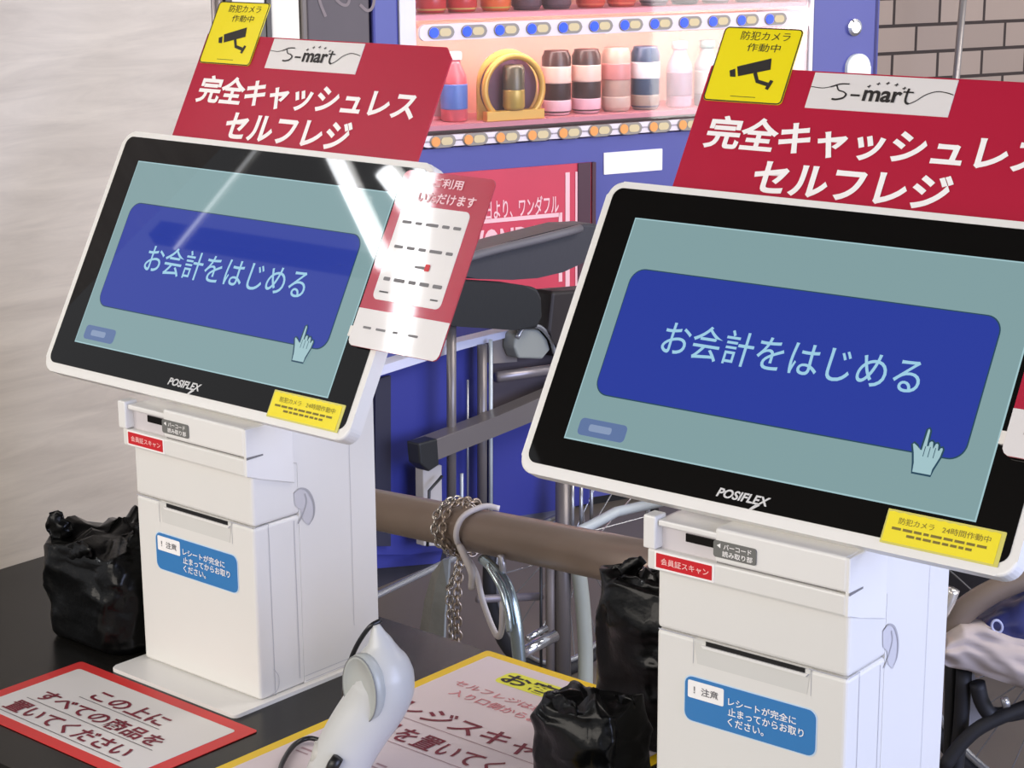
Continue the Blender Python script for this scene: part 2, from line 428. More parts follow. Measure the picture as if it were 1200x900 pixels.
KL = make_kiosk((0, 0, 0), 0., .4923, 'white self-checkout kiosk nearest the beige wall, glare on its screen')
KR = make_kiosk((.6239, .0356, 0), .0315, .5258, 'white self-checkout kiosk by the black bags, screen free of glare')

# ================================================================== counter
b = B(); prism(b, rrect(-.3575, 1.9, -.2400, .2465, .004), -.030, 0, bev=.002)
ct = thing('checkout_counter', (0, 0, FLOOR), label='black glossy checkout counter carrying both kiosks', cat='counter')
o = obj('counter_top', b, mat('counter_black', (24, 23, 21), .25, var=.08, spec=.22, scale=14, bump=.012, bscale=220), ct); o.location = (0, 0, -FLOOR)
b = B(); box(b, -.34, 1.85, -.20, .215, 0.0, .7195)
obj('counter_cabinet', b, mat('cabinet_beige', (186, 176, 156), .6, var=.03), ct)
b = B(); box(b, -.34, 1.85, -.18, .2, 0.0, .06); 
# table notices
def table_frame(x, y, rz): return Matrix.Translation((x, y, 0)) @ Matrix.Rotation(rz, 4, 'Z')
def notice(name, x0, x1, y0, y1, border, mb, cat, label, corner=.004):
    t = thing(name, ((x0+x1)/2, y0, .0005), label=label, cat=cat)
    cx = (x0+x1)/2
    M = Matrix.Identity(4)
    obj('sheet', prism(B(), rrect(x0-cx, x1-cx, 0, y1-y0, corner), 0, .0007), mb, t)
    return t, cx
t, cx = notice('counter_sign', -.0490, .2205, -.1900, -.0435, .012, mat('red_border', (212, 52, 50), .5, var=.05, scale=20), 'sign',
               'red bordered Japanese notice lying before the kiosk by the wall')
M = Matrix.Identity(4)
obj('inner_panel', prism(B(), rrect(-.1195, .1195, .0135, .1325, .004), .0008, .0011), mat('notice_white', (222, 218, 214), .55, var=.02), t)
b = B()
text(b, 'この上に', -.052, .056, .0910, .1130, M, .0016, .022)
text(b, 'すべての商品を', -.094, .088, .0570, .0800, M, .0016, .022)
text(b, '置いてください', -.098, .084, .0230, .0470, M, .0016, .022)
obj('sign_lettering', b, INK2, t)
b = B()
for x0, x1, y in ((-.06, .062, .0875), (-.098, .094, .0535), (-.10, .09, .0195)): stroke(b, [(x0, y), (x1, y)], .0011, M, .0014)
obj('underline', b, mat('underline_grey', (120, 112, 112), .6), t)
t, cx = notice('register_notice', .2515, .5485, -.1740, .2460, .012, mat('yellow_border', (236, 196, 18), .45, var=.03), 'sign',
               'yellow bordered sheet of instructions lying under the handheld scanner')
obj('inner_panel', prism(B(), rrect(-.1365, .1365, .012, .408, .003), .0008, .0011), mat('notice_pinkwhite', (220, 206, 210), .5, var=.02), t)
b = B(); flat(b, rrect(-.0900, .0900, .3610, .3910, .008), M, .0014); obj('highlight', b, mat('highlighter', (232, 232, 70), .5), t)
b = B(); text(b, 'お客さまへ', -.0860, .0860, .3640, .3880, M, .0018, .025); obj('sign_lettering', b, INK, t)
b = B(); text(b, 'セルフレジは現金が使えません', -.1150, .1150, .3290, .3420, M, .0016, .01); text(b, '入り口側からお並びください', -.1020, .1080, .3080, .3220, M, .0016, .01)
obj('sign_lettering', b, mat('pale_red_ink', (206, 128, 136), .6, var=.3, scale=50), t)
b = B(); text(b, 'レジスキャン後', -.1160, .1290, .2440, .2760, M, .0016, .015)
text(b, '商品を置いてください', -.1290, .1320, .1960, .2270, M, .0016, .015)
obj('sign_lettering', b, INK2, t)
b = B(); stroke(b, [(-.122, .2395), (.130, .2395)], .0012, M, .0014); stroke(b, [(-.130, .1912), (.132, .1912)], .0012, M, .0014)
for yy, x0, x1 in ((.150, -.11, .11), (.130, -.12, .12)):
    x = x0
    while x < x1:
        l = random.uniform(.008, .02); stroke(b, [(x, yy), (x+l, yy)], .003, M, .0014); stroke(b, [(x, yy-.007), (x+l*.8, yy-.007)], .002, M, .0014); x += l+.006
obj('underline', b, mat('mauve_ink', (170, 140, 146), .6), t)

# ================================================================== black plastic bags
BAG = mat('bag_black_plastic', (7, 7, 7), .30, var=.2, bump=.8, bscale=26, spec=.14, coat=.14)
def bag(cx, cy, wx, wy, h, seed, label, ears, rz=0., lean=(0, 0), tag_logo=None):
    t = thing('plastic_bag', (cx, cy, .0005), rz, label=label, cat='plastic bag', group='black plastic bags on the counter')
    bm = B(); n, m = 72, 46
    rings = []
    sd = Vector((seed*3.1, seed*1.7, seed*.9))
    for j in range(m+1):
        s = j/m; z = h*s
        k = 1.0
        if s < .06: k = .90+.10*sqrt(s/.06)
        if s > .72: k = 1-.16*((s-.72)/.28)**1.3
        row = []
        for i in range(n):
            a = 2*pi*i/n; c_, s_ = cos(a), sin(a); e = .42
            x = (abs(c_)**e)*(1 if c_ > 0 else -1)*wx/2; y = (abs(s_)**e)*(1 if s_ > 0 else -1)*wy/2
            p = Vector((x*k, y*k, z))
            q = Vector((p.x*16, p.y*16, p.z*11))+sd
            dd = noise.noise(q)*.010 + (abs(noise.noise(q*2.1))-.25)*-.013 + (abs(noise.noise(q*4.7))-.25)*-.005
            dd *= min(1, .35+s*1.2)
            nrm = Vector((x, y, 0)).normalized()
            p += nrm*dd
            if s > .55: p.z += (noise.noise(q*.8+Vector((9, 3, 1)))*.016+(abs(noise.noise(q*2.0))-.2)*.022)*(s-.55)/.45
            p.x += lean[0]*s; p.y += lean[1]*s
            row.append(bm.verts.new(p))
        rings.append(row)
    for a, c in zip(rings, rings[1:]):
        for i in range(n): bm.faces.new((a[i], a[(i+1) % n], c[(i+1) % n], c[i]))
    bm.faces.new(rings[0][::-1])
    # crumpled, folded-in top
    prev = rings[-1]
    for k in (.72, .45, .2):
        row = []
        for i, v in enumerate(rings[-1]):
            p = v.co.copy(); q = Vector((p.x*30*k, p.y*30*k, k*4))+sd
            cc = Vector((lean[0], lean[1], h))
            p = cc+(p-cc)*k; p.z += (abs(noise.noise(q*1.3))-.25)*.035+(1-k)*.008
            row.append(bm.verts.new(p))
        for i in range(n): bm.faces.new((prev[i], prev[(i+1) % n], row[(i+1) % n], row[i]))
        prev = row
    bm.faces.new(prev)
    obj('bag_body', bm, BAG, t, smooth=True)
    for (ex, ey, ez, dx, dy, dz, wd) in ears:      # knotted handle ears
        bm = B(); A = Vector((ex, ey, ez)); D = Vector((dx, dy, dz)); S = D.cross(Vector((.5, -.7, .1))).normalized(); T = D.cross(S).normalized()
        gr = []
        for j in range(13):
            s = j/12; ww = wd*(.55+1.1*s-1.35*s*s)*(1-.15*s)
            gr.append([])
            for i in range(16):
                a = 2*pi*i/16
                q = A*20+Vector((i*.5, j*.4, seed))
                off = noise.noise(q)*.006
                gr[-1].append(bm.verts.new(A+D*s+T*0+S*(cos(a)*ww+off)+T*(sin(a)*ww*.35+sin(3*a+s*6)*ww*.16)))
        for a_, c_ in zip(gr, gr[1:]):
            for i in range(16): bm.faces.new((a_[i], a_[(i+1) % 16], c_[(i+1) % 16], c_[i]))
        bm.faces.new(gr[0][::-1]); bm.faces.new(gr[-1])
        obj('bag_handle', bm, BAG, t, smooth=True)
    return t
bag(-.082, .042, .128, .125, .112, 3, 'black bag against the beige wall side of the far kiosk, knotted ears', [(-.048, -.040, .104, -.006, -.006, .030, .017), (.035, -.01, .095, .030, .01, .052, .022), (-.02, -.055, .098, .04, .0, .010, .014)])
bag(.507, .192, .100, .082, .158, 8, 'tall black bag standing between the kiosks, behind the lower bag', [(-.035, -.028, .145, .032, .012, .030, .012), (-.02, -.03, .150, .05, .0, .006, .012)])
bag(.545, .048, .092, .062, .092, 5, 'low black bag with a crumpled top in front of the tall bag', [(-.030, -.020, .086, .040, -.01, .006, .014), (.01, .01, .084, .03, .0, .012, .013)])

# ================================================================== handheld scanner
P0 = Vector((.3576, -.0856, 0)); NP = FH
def sp(u, v, dz=0.): return at(u, v, P0+FH*dz, NP)
SCN = mat('scanner_white', (196, 197, 196), .32, var=.01)
t = thing('barcode_scanner', (.3576, -.0856, 0.0014), label='white handheld barcode scanner propped on the yellow bordered sheet', cat='barcode scanner')
def toloc(t, p): return Vector(p)-t.location
b = B()
spn = [(376, 965, .020), (380, 945, .023), (387, 920, .0245), (398, 895, .026), (410, 871, .0265), (424, 848, .0268), (439, 826, .0272), (448, 805, .0280), (449, 786, .0262), (447, 769, .0205), (446, 755, .012), (443, 743, .007), (441, 732, .003)]
tube(b, [toloc(t, sp(u, v)) for u, v, r in spn], [r for *_, r in spn], 24, sub=4)
for v in b.verts: v.co.z = max(v.co.z, .0016)
obj('grip', b, SCN, t, smooth=True)
nc = (-RH*.72-FH*.69).normalized(); uc = Vector((0, 0, 1)); xc = uc.cross(nc).normalized()
cz = toloc(t, sp(448, 799))+nc*.0225
MD = frame(cz, xc, uc, nc)
b = B(); prof = [(.0005, -.012), (.0215, -.012), (.0235, -.003), (.0225, .0030), (.0205, .0036), (.0200, .0024), (.008, .0030), (.0005, .0030)]
lathe(b, prof, 36, MD @ Matrix.Diagonal((1.0, 1.35, 1, 1)))
obj('head_cap', b, mat('scanner_cap', (176, 180, 177), .35, var=.01), t, smooth=True)
b = B(); ringp = [cz+xc*(.0225*cos(2*pi*i/36))+uc*(.0300*sin(2*pi*i/36))+nc*.0030 for i in range(36)]
tube(b, ringp, .0007, 6, closed=True); obj('cap_seam', b, mat('cap_seam_grey', (128, 130, 130), .5), t, smooth=True)
b = B(); tube(b, [toloc(t, sp(436, 785, -.0165)), toloc(t, sp(438, 789, -.0155))], .0016, 8); obj('trigger', b, BLACK, t, smooth=True, label='small dark trigger mark')
b = B(); tube(b, [toloc(t, sp(u, v, -.002)) for u, v in ((384, 884), (374, 882), (366, 880))], [.012, .012, .009], 14); obj('cable_socket', b, mat('scanner_grey', (188, 186, 180), .4), t, smooth=True)
b = B(); tube(b, [toloc(t, sp(u, v, -.03)) for u, v in ((396, 888), (391, 896), (386, 908))], [.005, .0055, .0055], 12); obj('cable_boot', b, BLACK, t, smooth=True)
CAB = mat('cable_black', (18, 18, 22), .35)
b = B(); tube(b, [toloc(t, sp(u, v, dz)) for u, v, dz in ((446, 727, .004), (434, 734, .0), (422, 750, .005), (413, 768, .01), (408, 785, .015), (405, 800, .02), (403, 818, .035), (404, 835, .06))], .0022, 8, sub=5)
obj('cable', b, CAB, t, smooth=True)
def onz(u, v, z): return at(u, v, (0, 0, z), Vector((0, 0, 1)))
b = B(); tube(b, [onz(u, v, z)-t.location for u, v, z in ((376, 868, .006), (362, 865, .006), (346, 872, .005), (334, 888, .005), (328, 905, .005), (330, 930, .005))], .0024, 8, sub=5)
obj('cable', b, CAB, t, smooth=True)

# ================================================================== room shell
def veined(name, c1, c2):
    m = bpy.data.materials.new(name); m.use_nodes = True; nt = m.node_tree; L = nt.links; b = nt.nodes['Principled BSDF']
    tc = nt.nodes.new('ShaderNodeTexCoord'); mp = nt.nodes.new('ShaderNodeMapping'); mp.inputs['Scale'].default_value = (1, 1.6, 13)
    L.new(tc.outputs['Object'], mp.inputs[0])
    n1 = nt.nodes.new('ShaderNodeTexNoise'); n1.inputs['Scale'].default_value = 3.2; n1.inputs['Detail'].default_value = 7; n1.inputs['Roughness'].default_value = .62; n1.inputs['Distortion'].default_value = .6
    L.new(mp.outputs[0], n1.inputs['Vector'])
    cr = nt.nodes.new('ShaderNodeValToRGB'); cr.color_ramp.elements[0].position = .32; cr.color_ramp.elements[0].color = (*lin(c1), 1)
    cr.color_ramp.elements[1].position = .70; cr.color_ramp.elements[1].color = (*lin(c2), 1)
    L.new(n1.outputs['Fac'], cr.inputs[0]); L.new(cr.outputs[0], b.inputs['Base Color']); b.inputs['Roughness'].default_value = .30
    return m
b = B(); box(b, -.50, -.3580, -.10, .432, FLOOR, 2.05)
obj('wall_left', b, veined('travertine', (184, 172, 154), (208, 196, 176)), kind='structure')
b = B(); box(b, -6, 6, -4, 8, FLOOR-.05, FLOOR)
fl = mat('floor_tile', (108, 100, 92), .5, var=.1, scale=3); obj('floor', b, fl, kind='structure')
b = B(); box(b, -1.45, 4.0, -2.6, 5.2, 2.05, 2.12)
obj('ceiling', b, mat('ceiling_grey', (92, 90, 88), .8, var=.05), kind='structure')

# frame of the vending machine row
A_ = radians(62)
DV = cos(A_)*FH+sin(A_)*RH; NV = Vector((-DV.y, DV.x, 0))
r0 = FV+RV*((468-600)/F)-UV*((300-450)/F); r0 = r0/(r0.dot(FH)); OV = CAM+r0*4.50; OV.z = FLOOR
def vp(u, v, Y=0.):               # pixel -> (x along the row, height) on a plane parallel to the machine front
    P = at(u, v, OV+NV*Y, NV); return (P-OV).dot(DV), P.z-FLOOR
MV = frame(OV, DV, NV, (0, 0, 1)) # local x along the row, y to the back, z up
RZV = atan2(DV.y, DV.x)
def vrow(name, x, y, z=0., **k): 
    p = MV @ Vector((x, y, z)); return thing(name, p, RZV, **k)
FX = lambda x, y, z: frame((x, y, z), (1, 0, 0), (0, 0, 1), (0, -1, 0))

# brick wall
def brick_mat():
    m = bpy.data.materials.new('grey_brown_brick'); m.use_nodes = True; nt = m.node_tree; L = nt.links; b = nt.nodes['Principled BSDF']
    tc = nt.nodes.new('ShaderNodeTexCoord'); mp = nt.nodes.new('ShaderNodeMapping'); mp.inputs['Rotation'].default_value = (pi/2, 0, 0)
    L.new(tc.outputs['Object'], mp.inputs[0])
    br = nt.nodes.new('ShaderNodeTexBrick'); br.inputs['Scale'].default_value = 1; br.inputs['Brick Width'].default_value = .185; br.inputs['Row Height'].default_value = .086
    br.inputs['Mortar Size'].default_value = .0055; br.inputs['Mortar Smooth'].default_value = .1
    br.inputs['Color1'].default_value = (*lin((178, 160, 146)), 1); br.inputs['Color2'].default_value = (*lin((160, 144, 132)), 1); br.inputs['Mortar'].default_value = (*lin((64, 54, 50)), 1)
    L.new(mp.outputs[0], br.inputs['Vector'])
    L.new(br.outputs['Color'], b.inputs['Base Color']); b.inputs['Roughness'].default_value = .8
    bp = nt.nodes.new('ShaderNodeBump'); bp.inputs['Strength'].default_value = .6; bp.inputs['Distance'].default_value = .01; bp.invert = True
    L.new(br.outputs['Fac'], bp.inputs['Height']); L.new(bp.outputs[0], b.inputs['Normal'])
    return m
b = B(); box(b, -3.5, 7.0, 0, .15, 0, 2.8)
o = obj('wall_back', b, brick_mat(), kind='structure'); o.matrix_world = MV @ Matrix.Translation((0, .85, 0))

# ---------------- vending machine
VB = mat('vending_blue', (80, 84, 156), .32, var=.03, spec=.5)
VBD = mat('vending_blue_dark', (44, 42, 104), .4)
xL = vp(437, 30)[0]; xG0 = vp(487, 60)[0]; xG1 = vp(948, 30)[0]; xR = vp(1031, 30)[0]; xW = vp(468, 60)[0]
zS1 = (vp(560, 45)[1], vp(560, 26)[1]); zS2 = (vp(560, 168)[1], vp(560, 155)[1]); zG0 = zS2[0]-.006; HV = 1.83; zG1 = 1.72
vm = vrow('vending_machine', 0, 0, 0, label='blue drinks vending machine behind the kiosks with two rows of buttons', cat='vending machine')
b = B()
box(b, xL, xW, 0, .70, .03, HV, .006); box(b, xG1+.012, xR, 0, .70, .03, HV, .006)
box(b, xW, xG1+.012, 0, .70, .03, zG0); box(b, xW, xG1+.012, 0, .70, zG1, HV); box(b, xW, xG1+.012, .24, .70, zG0, zG1)
obj('cabinet', b, VB, vm)
b = B(); box(b, xL+.03, xR-.03, .03, .65, 0, .03); obj('plinth', b, BLACK, vm)
for q0, q1 in ((xW+.001, xG0), (xG1, xG1+.0115)):
    b = B(); box(b, q0, q1, -.004, .24, zG0, zG1)
    obj('display_frame', b, mat('display_frame_white', (228, 226, 232), .4), vm)
b = B(); box(b, xG0, xG1, .232, .2395, zG0, zG1); obj('display_back', b, mat('display_peach', (236, 190, 168), .6, var=.06, scale=3), vm)
b = B()
sh1, sh2 = zS1[1]+.008, zS2[1]+.008
for z in (sh1, sh2): box(b, xG0, xG1, .012, .232, z, z+.012)
obj('shelf', b, mat('shelf_pink', (214, 140, 150), .5), vm)
stp = mat('strip_white', (236, 226, 232), .35)
for k, (z0, z1) in enumerate((zS1, zS2)):
    b = B(); prism(b, rrect(xG0+.004, xG1-.004, z0, z1, .015, 5), .006, .016, FX(0, 0, 0)); obj('button_strip', b, stp, vm, label='white strip of selection buttons')
nb = 12
xb0, xb1 = vp(513, 37)[0], vp(735, 30)[0]; dxb = (xb1-xb0)/6.0
BTN = mat('button_grey', (150, 142, 132), .3); BTNC = mat('button_cream', (214, 196, 150), .4)
LB = mat('lamp_blue', (30, 60, 250), .3, emit=1.5, emit_rgb=(14, 60, 255)); LO = mat('lamp_amber', (226, 150, 80), .3, emit=.15, emit_rgb=(255, 160, 60))
for k, (z0, z1) in enumerate((zS1, zS2)):
    zc = (z0+z1)/2
    for i in range(nb):
        x = xb0+i*dxb
        if x > xG1-.03: continue
        b = B(); prism(b, rrect(x-.033, x+.033, zc-.0145, zc+.0145, .0144, 6), .016, .021, FX(0, 0, 0), .002)
        bt = obj('button', b, BTN, vm)
        b = B(); prism(b, rrect(x-.006, x+.024, zc-.009, zc+.009, .0088, 5), .021, .0225, FX(0, 0, 0)); obj('button_face', b, BTNC, bt)
        b = B(); prism(b, rrect(x-.031, x-.009, zc-.0115, zc+.0115, .0109, 6), .021, .0235, FX(0, 0, 0)); obj('button_lamp', b, LO if k else LB, bt, label='amber lamp' if k else 'blue lamp')
gl = bpy.data.materials.new('display_glass'); gl.use_nodes = True; nt = gl.node_tree; nt.nodes.clear()
go = nt.nodes.new('ShaderNodeOutputMaterial'); gm = nt.nodes.new('ShaderNodeMixShader'); gt = nt.nodes.new('ShaderNodeBsdfTransparent'); gg = nt.nodes.new('ShaderNodeBsdfGlossy'); gf = nt.nodes.new('ShaderNodeFresnel')
gg.inputs['Roughness'].default_value = .03; gf.inputs['IOR'].default_value = 1.45
nt.links.new(gf.outputs[0], gm.inputs[0]); nt.links.new(gt.outputs[0], gm.inputs[1]); nt.links.new(gg.outputs[0], gm.inputs[2]); nt.links.new(gm.outputs[0], go.inputs[0])
b = B(); box(b, xG0, xG1, .001, .005, zS2[1]+.003, zS1[0]-.003); obj('display_glass', b, gl, vm)
b = B(); box(b, xG0, xG1, .001, .005, zS1[1]+.003, zG1); obj('display_glass', b, gl, vm)
for zl in (zS1[0]+.006, zG1-.02):
    b = B(); box(b, xG0+.02, xG1-.02, .012, .024, zl, zl+.012)
    obj('display_lamp', b, mat('display_tube', (255, 250, 244), .4, emit=24, emit_rgb=(255, 244, 238)), vm)
# coin panel
xk, zk = vp(1000, 32); 
b = B(); lathe(b, [(.022, 0), (.022, .008), (.014, .012), (.004, .012)], 20, FX(xk, 0, zk) ); obj('lock', b, mat('chrome', (220, 222, 230), .18, .9), vm, smooth=False)
x0, z0 = vp(990, 82); x1, z1 = vp(1018, 62)
b = B(); prism(b, rrect(x0, x1, z1-.13, z1, .035, 6), 0, .012, FX(0, 0, 0), .004); obj('coin_panel', b, mat('coin_white', (236, 244, 240), .35), vm)
b = B(); x = vp(952, 30)[0]
stroke(b, [(x, .5), (x, HV-.02)], .010, FX(0, 0, 0), .001); stroke(b, [(xR-.012, .3), (xR-.012, HV-.02)], .008, FX(0, 0, 0), .001); obj('door_seam', b, VBD, vm)
# pale plate painting the reflection on the front, and red advertisement
(px0, pz1), (px1, pz0) = vp(707, 179), vp(775, 199)
b = B(); prism(b, rrect(px0, px1, pz0, pz1, .002), 0, .004, FX(0, 0, 0)); obj('price_plate', b, WHITE, vm)
ax0, az1 = vp(508, 204); ax1 = vp(694, 200)[0]; az0 = vp(600, 345)[1]; xa = vp(655, 240)[0]
b = B(); box(b, ax0, ax1, -.006, .0, az0, az1); ad = obj('advertisement_panel', b, mat('ad_red', (206, 62, 84), .4, var=.10, scale=5), vm, label='red advertisement panel with white lettering')
b = B()
(tx0, tz1), (tx1, tz0) = vp(548, 236), vp(653, 250)
text(b, '今日より、ワンダフル', vp(556, 240)[0], tx1, tz0, tz1, FX(0, 0, 0), .0075, .015)
lz = vp(600, 256)[1]
text(b, 'WONDA', vp(540, 300)[0], vp(634, 270)[0], lz-.100, lz-.020, FX(0, 0, 0), .0075, .03)
stroke(b, [(ax0+.02, lz), (xa, lz)], .010, FX(0, 0, 0), .0075); stroke(b, [(xa, lz+.005), (xa, az0+.02)], .010, FX(0, 0, 0), .0075)
for xx, ww in ((.020, .012), (.045, .006), (.070, .012)): stroke(b, [(xa+xx, az1-.02), (xa+xx, az0)], ww, FX(0, 0, 0), .0075)
obj('advertisement_lettering', b, mat('ad_pink_white', (250, 200, 204), .5), ad)
b = B(); box(b, ax1-.045, ax1-.010, -.010, -.0062, az0, az1); box(b, ax1-.006, ax1+.004, -.012, 0, az0, az1); obj('advertisement_edge', b, mat('ad_dark_edge', (74, 40, 52), .4), ad)
b = B(); box(b, ax0, ax1+.5, -.003, 0, .26, az0-.03); obj('collection_flap', b, VBD, vm)
# sample drinks
def can_proto(): pass
def drink(x, zb, y, kind, cols, label, group):
    t = vrow('sample_bottle' if kind == 'bottle' else 'sample_can', x, y, zb, label=label, cat='drink', group=group)
    r, h = (.032, .165) if kind == 'bottle' else (.036, .156)
    c0, c1, c2 = [mat('drink_%d_%d_%d' % c, c, .28, 0., var=.12, scale=30, emit=0) for c in cols]
    if kind == 'bottle':
        b = B(); lathe(b, [(r*.86, 0), (r, .006), (r, h*.58), (r*.93, h*.66), (r*.52, h*.82), (r*.50, h*.88)], 24); obj('bottle_body', b, c0, t, smooth=True)
        b = B(); lathe(b, [(r*.60, h*.88), (r*.62, h*.89), (r*.62, h-.002), (r*.5, h)], 20); obj('cap', b, c2, t, smooth=True)
        b = B(); lathe(b, [(r+.0006, h*.18), (r+.0008, h*.2), (r+.0008, h*.52), (r+.0006, h*.54)], 24); obj('drink_label', b, c1, t, smooth=True)
    else:
        b = B(); lathe(b, [(r*.82, 0), (r, .010), (r, h-.016), (r*.84, h-.004), (r*.84, h)], 24); obj('can_body', b, c0, t, smooth=True)
        b = B(); lathe(b, [(r+.0006, h*.50), (r+.0008, h*.52), (r+.0008, h*.74), (r+.0006, h*.76)], 24); obj('drink_label', b, c1, t, smooth=True)
        b = B(); lathe(b, [(r*.86, .001), (r+.0006, .012), (r+.0006, h*.22), (r+.0002, h*.24)], 24); obj('base_band', b, c2, t, smooth=True)
    return t
row2 = [(532, 'bottle', ((206, 96, 104), (90, 120, 190), (230, 200, 206)), 'pink drink bottle, first in the lower display row'),
        (652, 'can', ((72, 48, 44), (240, 206, 190), (238, 196, 204)), 'dark brown can with pale band beside the gold ring'),
        (687, 'can', ((76, 54, 50), (236, 200, 184), (236, 190, 200)), 'dark brown can with pale band beside the pink can'),
        (722, 'can', ((196, 164, 148), (208, 140, 136), (206, 182, 166)), 'beige can with a pink round label in the lower row'),
        (756, 'can', ((70, 84, 108), (240, 240, 244), (170, 156, 140)), 'navy and white can in the lower display row'),
        (796, 'bottle', ((214, 178, 190), (168, 140, 152), (232, 180, 180)), 'pale pink bottle in the lower display row'),
        (828, 'bottle', ((160, 168, 168), (196, 200, 190), (120, 140, 136)), 'grey green bottle in the lower display row'),
        (866, 'can', ((226, 206, 190), (200, 180, 176), (230, 210, 210)), 'cream can in the lower row behind the yellow sticker'),
        (902, 'can', ((222, 196, 196), (210, 150, 150), (230, 210, 210)), 'rosy can in the lower row behind the yellow sticker')]
for u, kind, cols, lab in row2:
    drink(vp(u, 100, .08)[0], sh2+.0122, .08, kind, cols, lab, 'sample drinks in the lower display row')
row1 = [(505, 'can', ((206, 172, 96), (240, 226, 200), (196, 60, 60)), 'gold can with red base at the start of the upper row'),
        (541, 'can', ((210, 180, 104), (240, 226, 200), (200, 62, 60)), 'gold can with red base, second in the upper row'),
        (581, 'can', ((200, 176, 84), (240, 220, 160), (226, 110, 60)), 'yellow and orange can in the upper row'),
        (617, 'can', ((84, 66, 72), (220, 200, 200), (104, 80, 86)), 'dark can left of its dark twin in the upper row'),
        (652, 'can', ((88, 70, 76), (220, 200, 200), (110, 84, 90)), 'dark can beside the orange cans in the upper row'),
        (692, 'can', ((222, 116, 84), (244, 220, 200), (206, 80, 64)), 'orange can beside the dark cans in the upper row'),
        (728, 'can', ((224, 126, 96), (244, 220, 200), (206, 86, 70)), 'orange can beside the black and silver can in the upper row'),
        (766, 'can', ((70, 62, 66), (230, 228, 230), (150, 146, 150)), 'black and silver can next to the orange ones in the upper row'),
        (802, 'can', ((90, 80, 84), (230, 226, 228), (60, 54, 58)), 'black can above the pale pink bottle in the upper row'),
        (838, 'can', ((206, 190, 196), (230, 220, 224), (120, 108, 112)), 'pale can above the yellow sticker in the upper row'),
        (876, 'can', ((196, 176, 180), (226, 214, 216), (130, 110, 112)), 'dusky pink can near the end of the upper row'),
        (914, 'can', ((222, 190, 176), (230, 220, 216), (190, 110, 100)), 'peach can closing the upper row by the coin panel')]
for u, kind, cols, lab in row1:
    drink(vp(u, 10, .08)[0], sh1+.0122, .08, kind, cols, lab, 'sample drinks in the upper display row')
# gold ring stand
gx, gz = vp(602, 99, .03)
t = vrow('ring_display_stand', gx, .03, sh2+.0122, label='gold ring shaped stand with a drink in it in the vending display', cat='display stand')
GOLD = mat('gold', (226, 176, 84), .35, .25)
b = B(); R1 = .078; zc = R1-.004
ring = [(R1*cos(2*pi*i/40), zc+R1*sin(2*pi*i/40)) for i in range(40)]
tube(b, [Vector((x, 0, z)) for x, z in ring], .0085, 8, closed=True); obj('ring', b, GOLD, t, smooth=True)
b = B(); box(b, -.078, .078, -.012, .012, 0, .024, .002); obj('stand_foot', b, GOLD, t)
b = B(); prism(b, [(R1*.97*cos(2*pi*i/40), zc+R1*.97*sin(2*pi*i/40)) for i in range(40)], -.030, -.026, FX(0, 0, 0)); obj('ring_back', b, mat('ring_plum', (92, 52, 68), .5, var=.2), t)
ap = [(-.082, 0), (.082, 0), (.082, zc+.01)]+[(.082*cos(a*pi/16), zc+.01+.082*sin(a*pi/16)) for a in range(1, 16)]+[(-.082, zc+.01)]
b = B(); prism(b, ap, -.036, -.031, FX(0, 0, 0)); obj('back_plate', b, mat('plate_gold', (222, 178, 96), .5, .1), t)
px_ = vp(530, 99, .03)[0]
t3 = vrow('arch_display_stand', px_, .045, sh2+.0122, label='pink arched stand behind the first bottle in the vending display', cat='display stand')
b = B(); tube(b, [Vector((x*.9, .075, z*.98+.004)) for x, z in ap], .006, 8, closed=True); obj('arch_rim', b, mat('arch_pink', (240, 150, 160), .4), t3, smooth=True)
b = B(); prism(b, [(x*.88, z*.96) for x, z in ap], -.082, -.078, FX(0, 0, 0)); obj('arch_plate', b, mat('arch_plate_pink', (222, 170, 180), .5), t3)
t2 = vrow('sample_can', gx, .03, sh2+.0122+.0245, label='grey and gold can standing inside the gold ring', cat='drink', group='can in the gold ring')
b = B(); lathe(b, [(.022, 0), (.026, .008), (.026, .098), (.021, .106)], 24); obj('can_body', b, mat('ring_can_grey', (116, 104, 84), .35, .3), t2, smooth=True)
b = B(); lathe(b, [(.0224, .0005), (.0266, .008), (.0266, .046), (.0262, .048)], 24); obj('drink_label', b, mat('ring_can_gold', (206, 172, 92), .35, .3), t2, smooth=True)
# ---------------- things left of the machine: menu board, two white boards, rail
def board(name, u0, u1, vb, Y, m, label, cat, top=1.95, th=.02):
    x0, x1 = vp(u0, vb, Y)[0], vp(u1, vb, Y)[0]; zb = 0.0 if vb is None else vp(u0, vb, Y)[1]
    t = vrow(name, (x0+x1)/2, Y, 0, label=label, cat=cat); w = (x1-x0)/2
    return t, w, zb
t, w_, zb = board('banner_stand', 361, 434, 60, .0, None, 'dark grey banner with pale handwriting beside the vending machine', 'banner')
b = B(); box(b, -w_, w_, 0, .05, .02, 1.85, .004); obj('banner_panel', b, mat('banner_grey', (92, 84, 86), .55, var=.06), t)
b = B(); box(b, -w_-.014, -w_, -.004, .05, 0, 1.86, .004); obj('banner_edge', b, mat('banner_edge', (118, 110, 104), .5), t)
b = B(); box(b, -w_, w_, .0, .12, 0, .02); obj('banner_foot', b, BLACK, t)
b = B(); zt = vp(390, 0, .0)[1]+.03; s = .02
for pts in ([(-.045, .10), (-.050, .05), (-.043, .0), (-.030, -.036)], [(-.020, .09), (-.016, .03), (.0, -.004), (.022, -.010), (.028, .03), (.030, .10)], [(.050, .12), (.056, .04), (.062, .0)], [(.050, -.012), (.068, -.026), (.082, -.012), (.086, .04), (.078, .10), (.064, .09)]):
    stroke(b, spline([(x*1.05, z+zt-.03) for x, z in pts], 6), .007, FX(0, 0, 0), .0015)
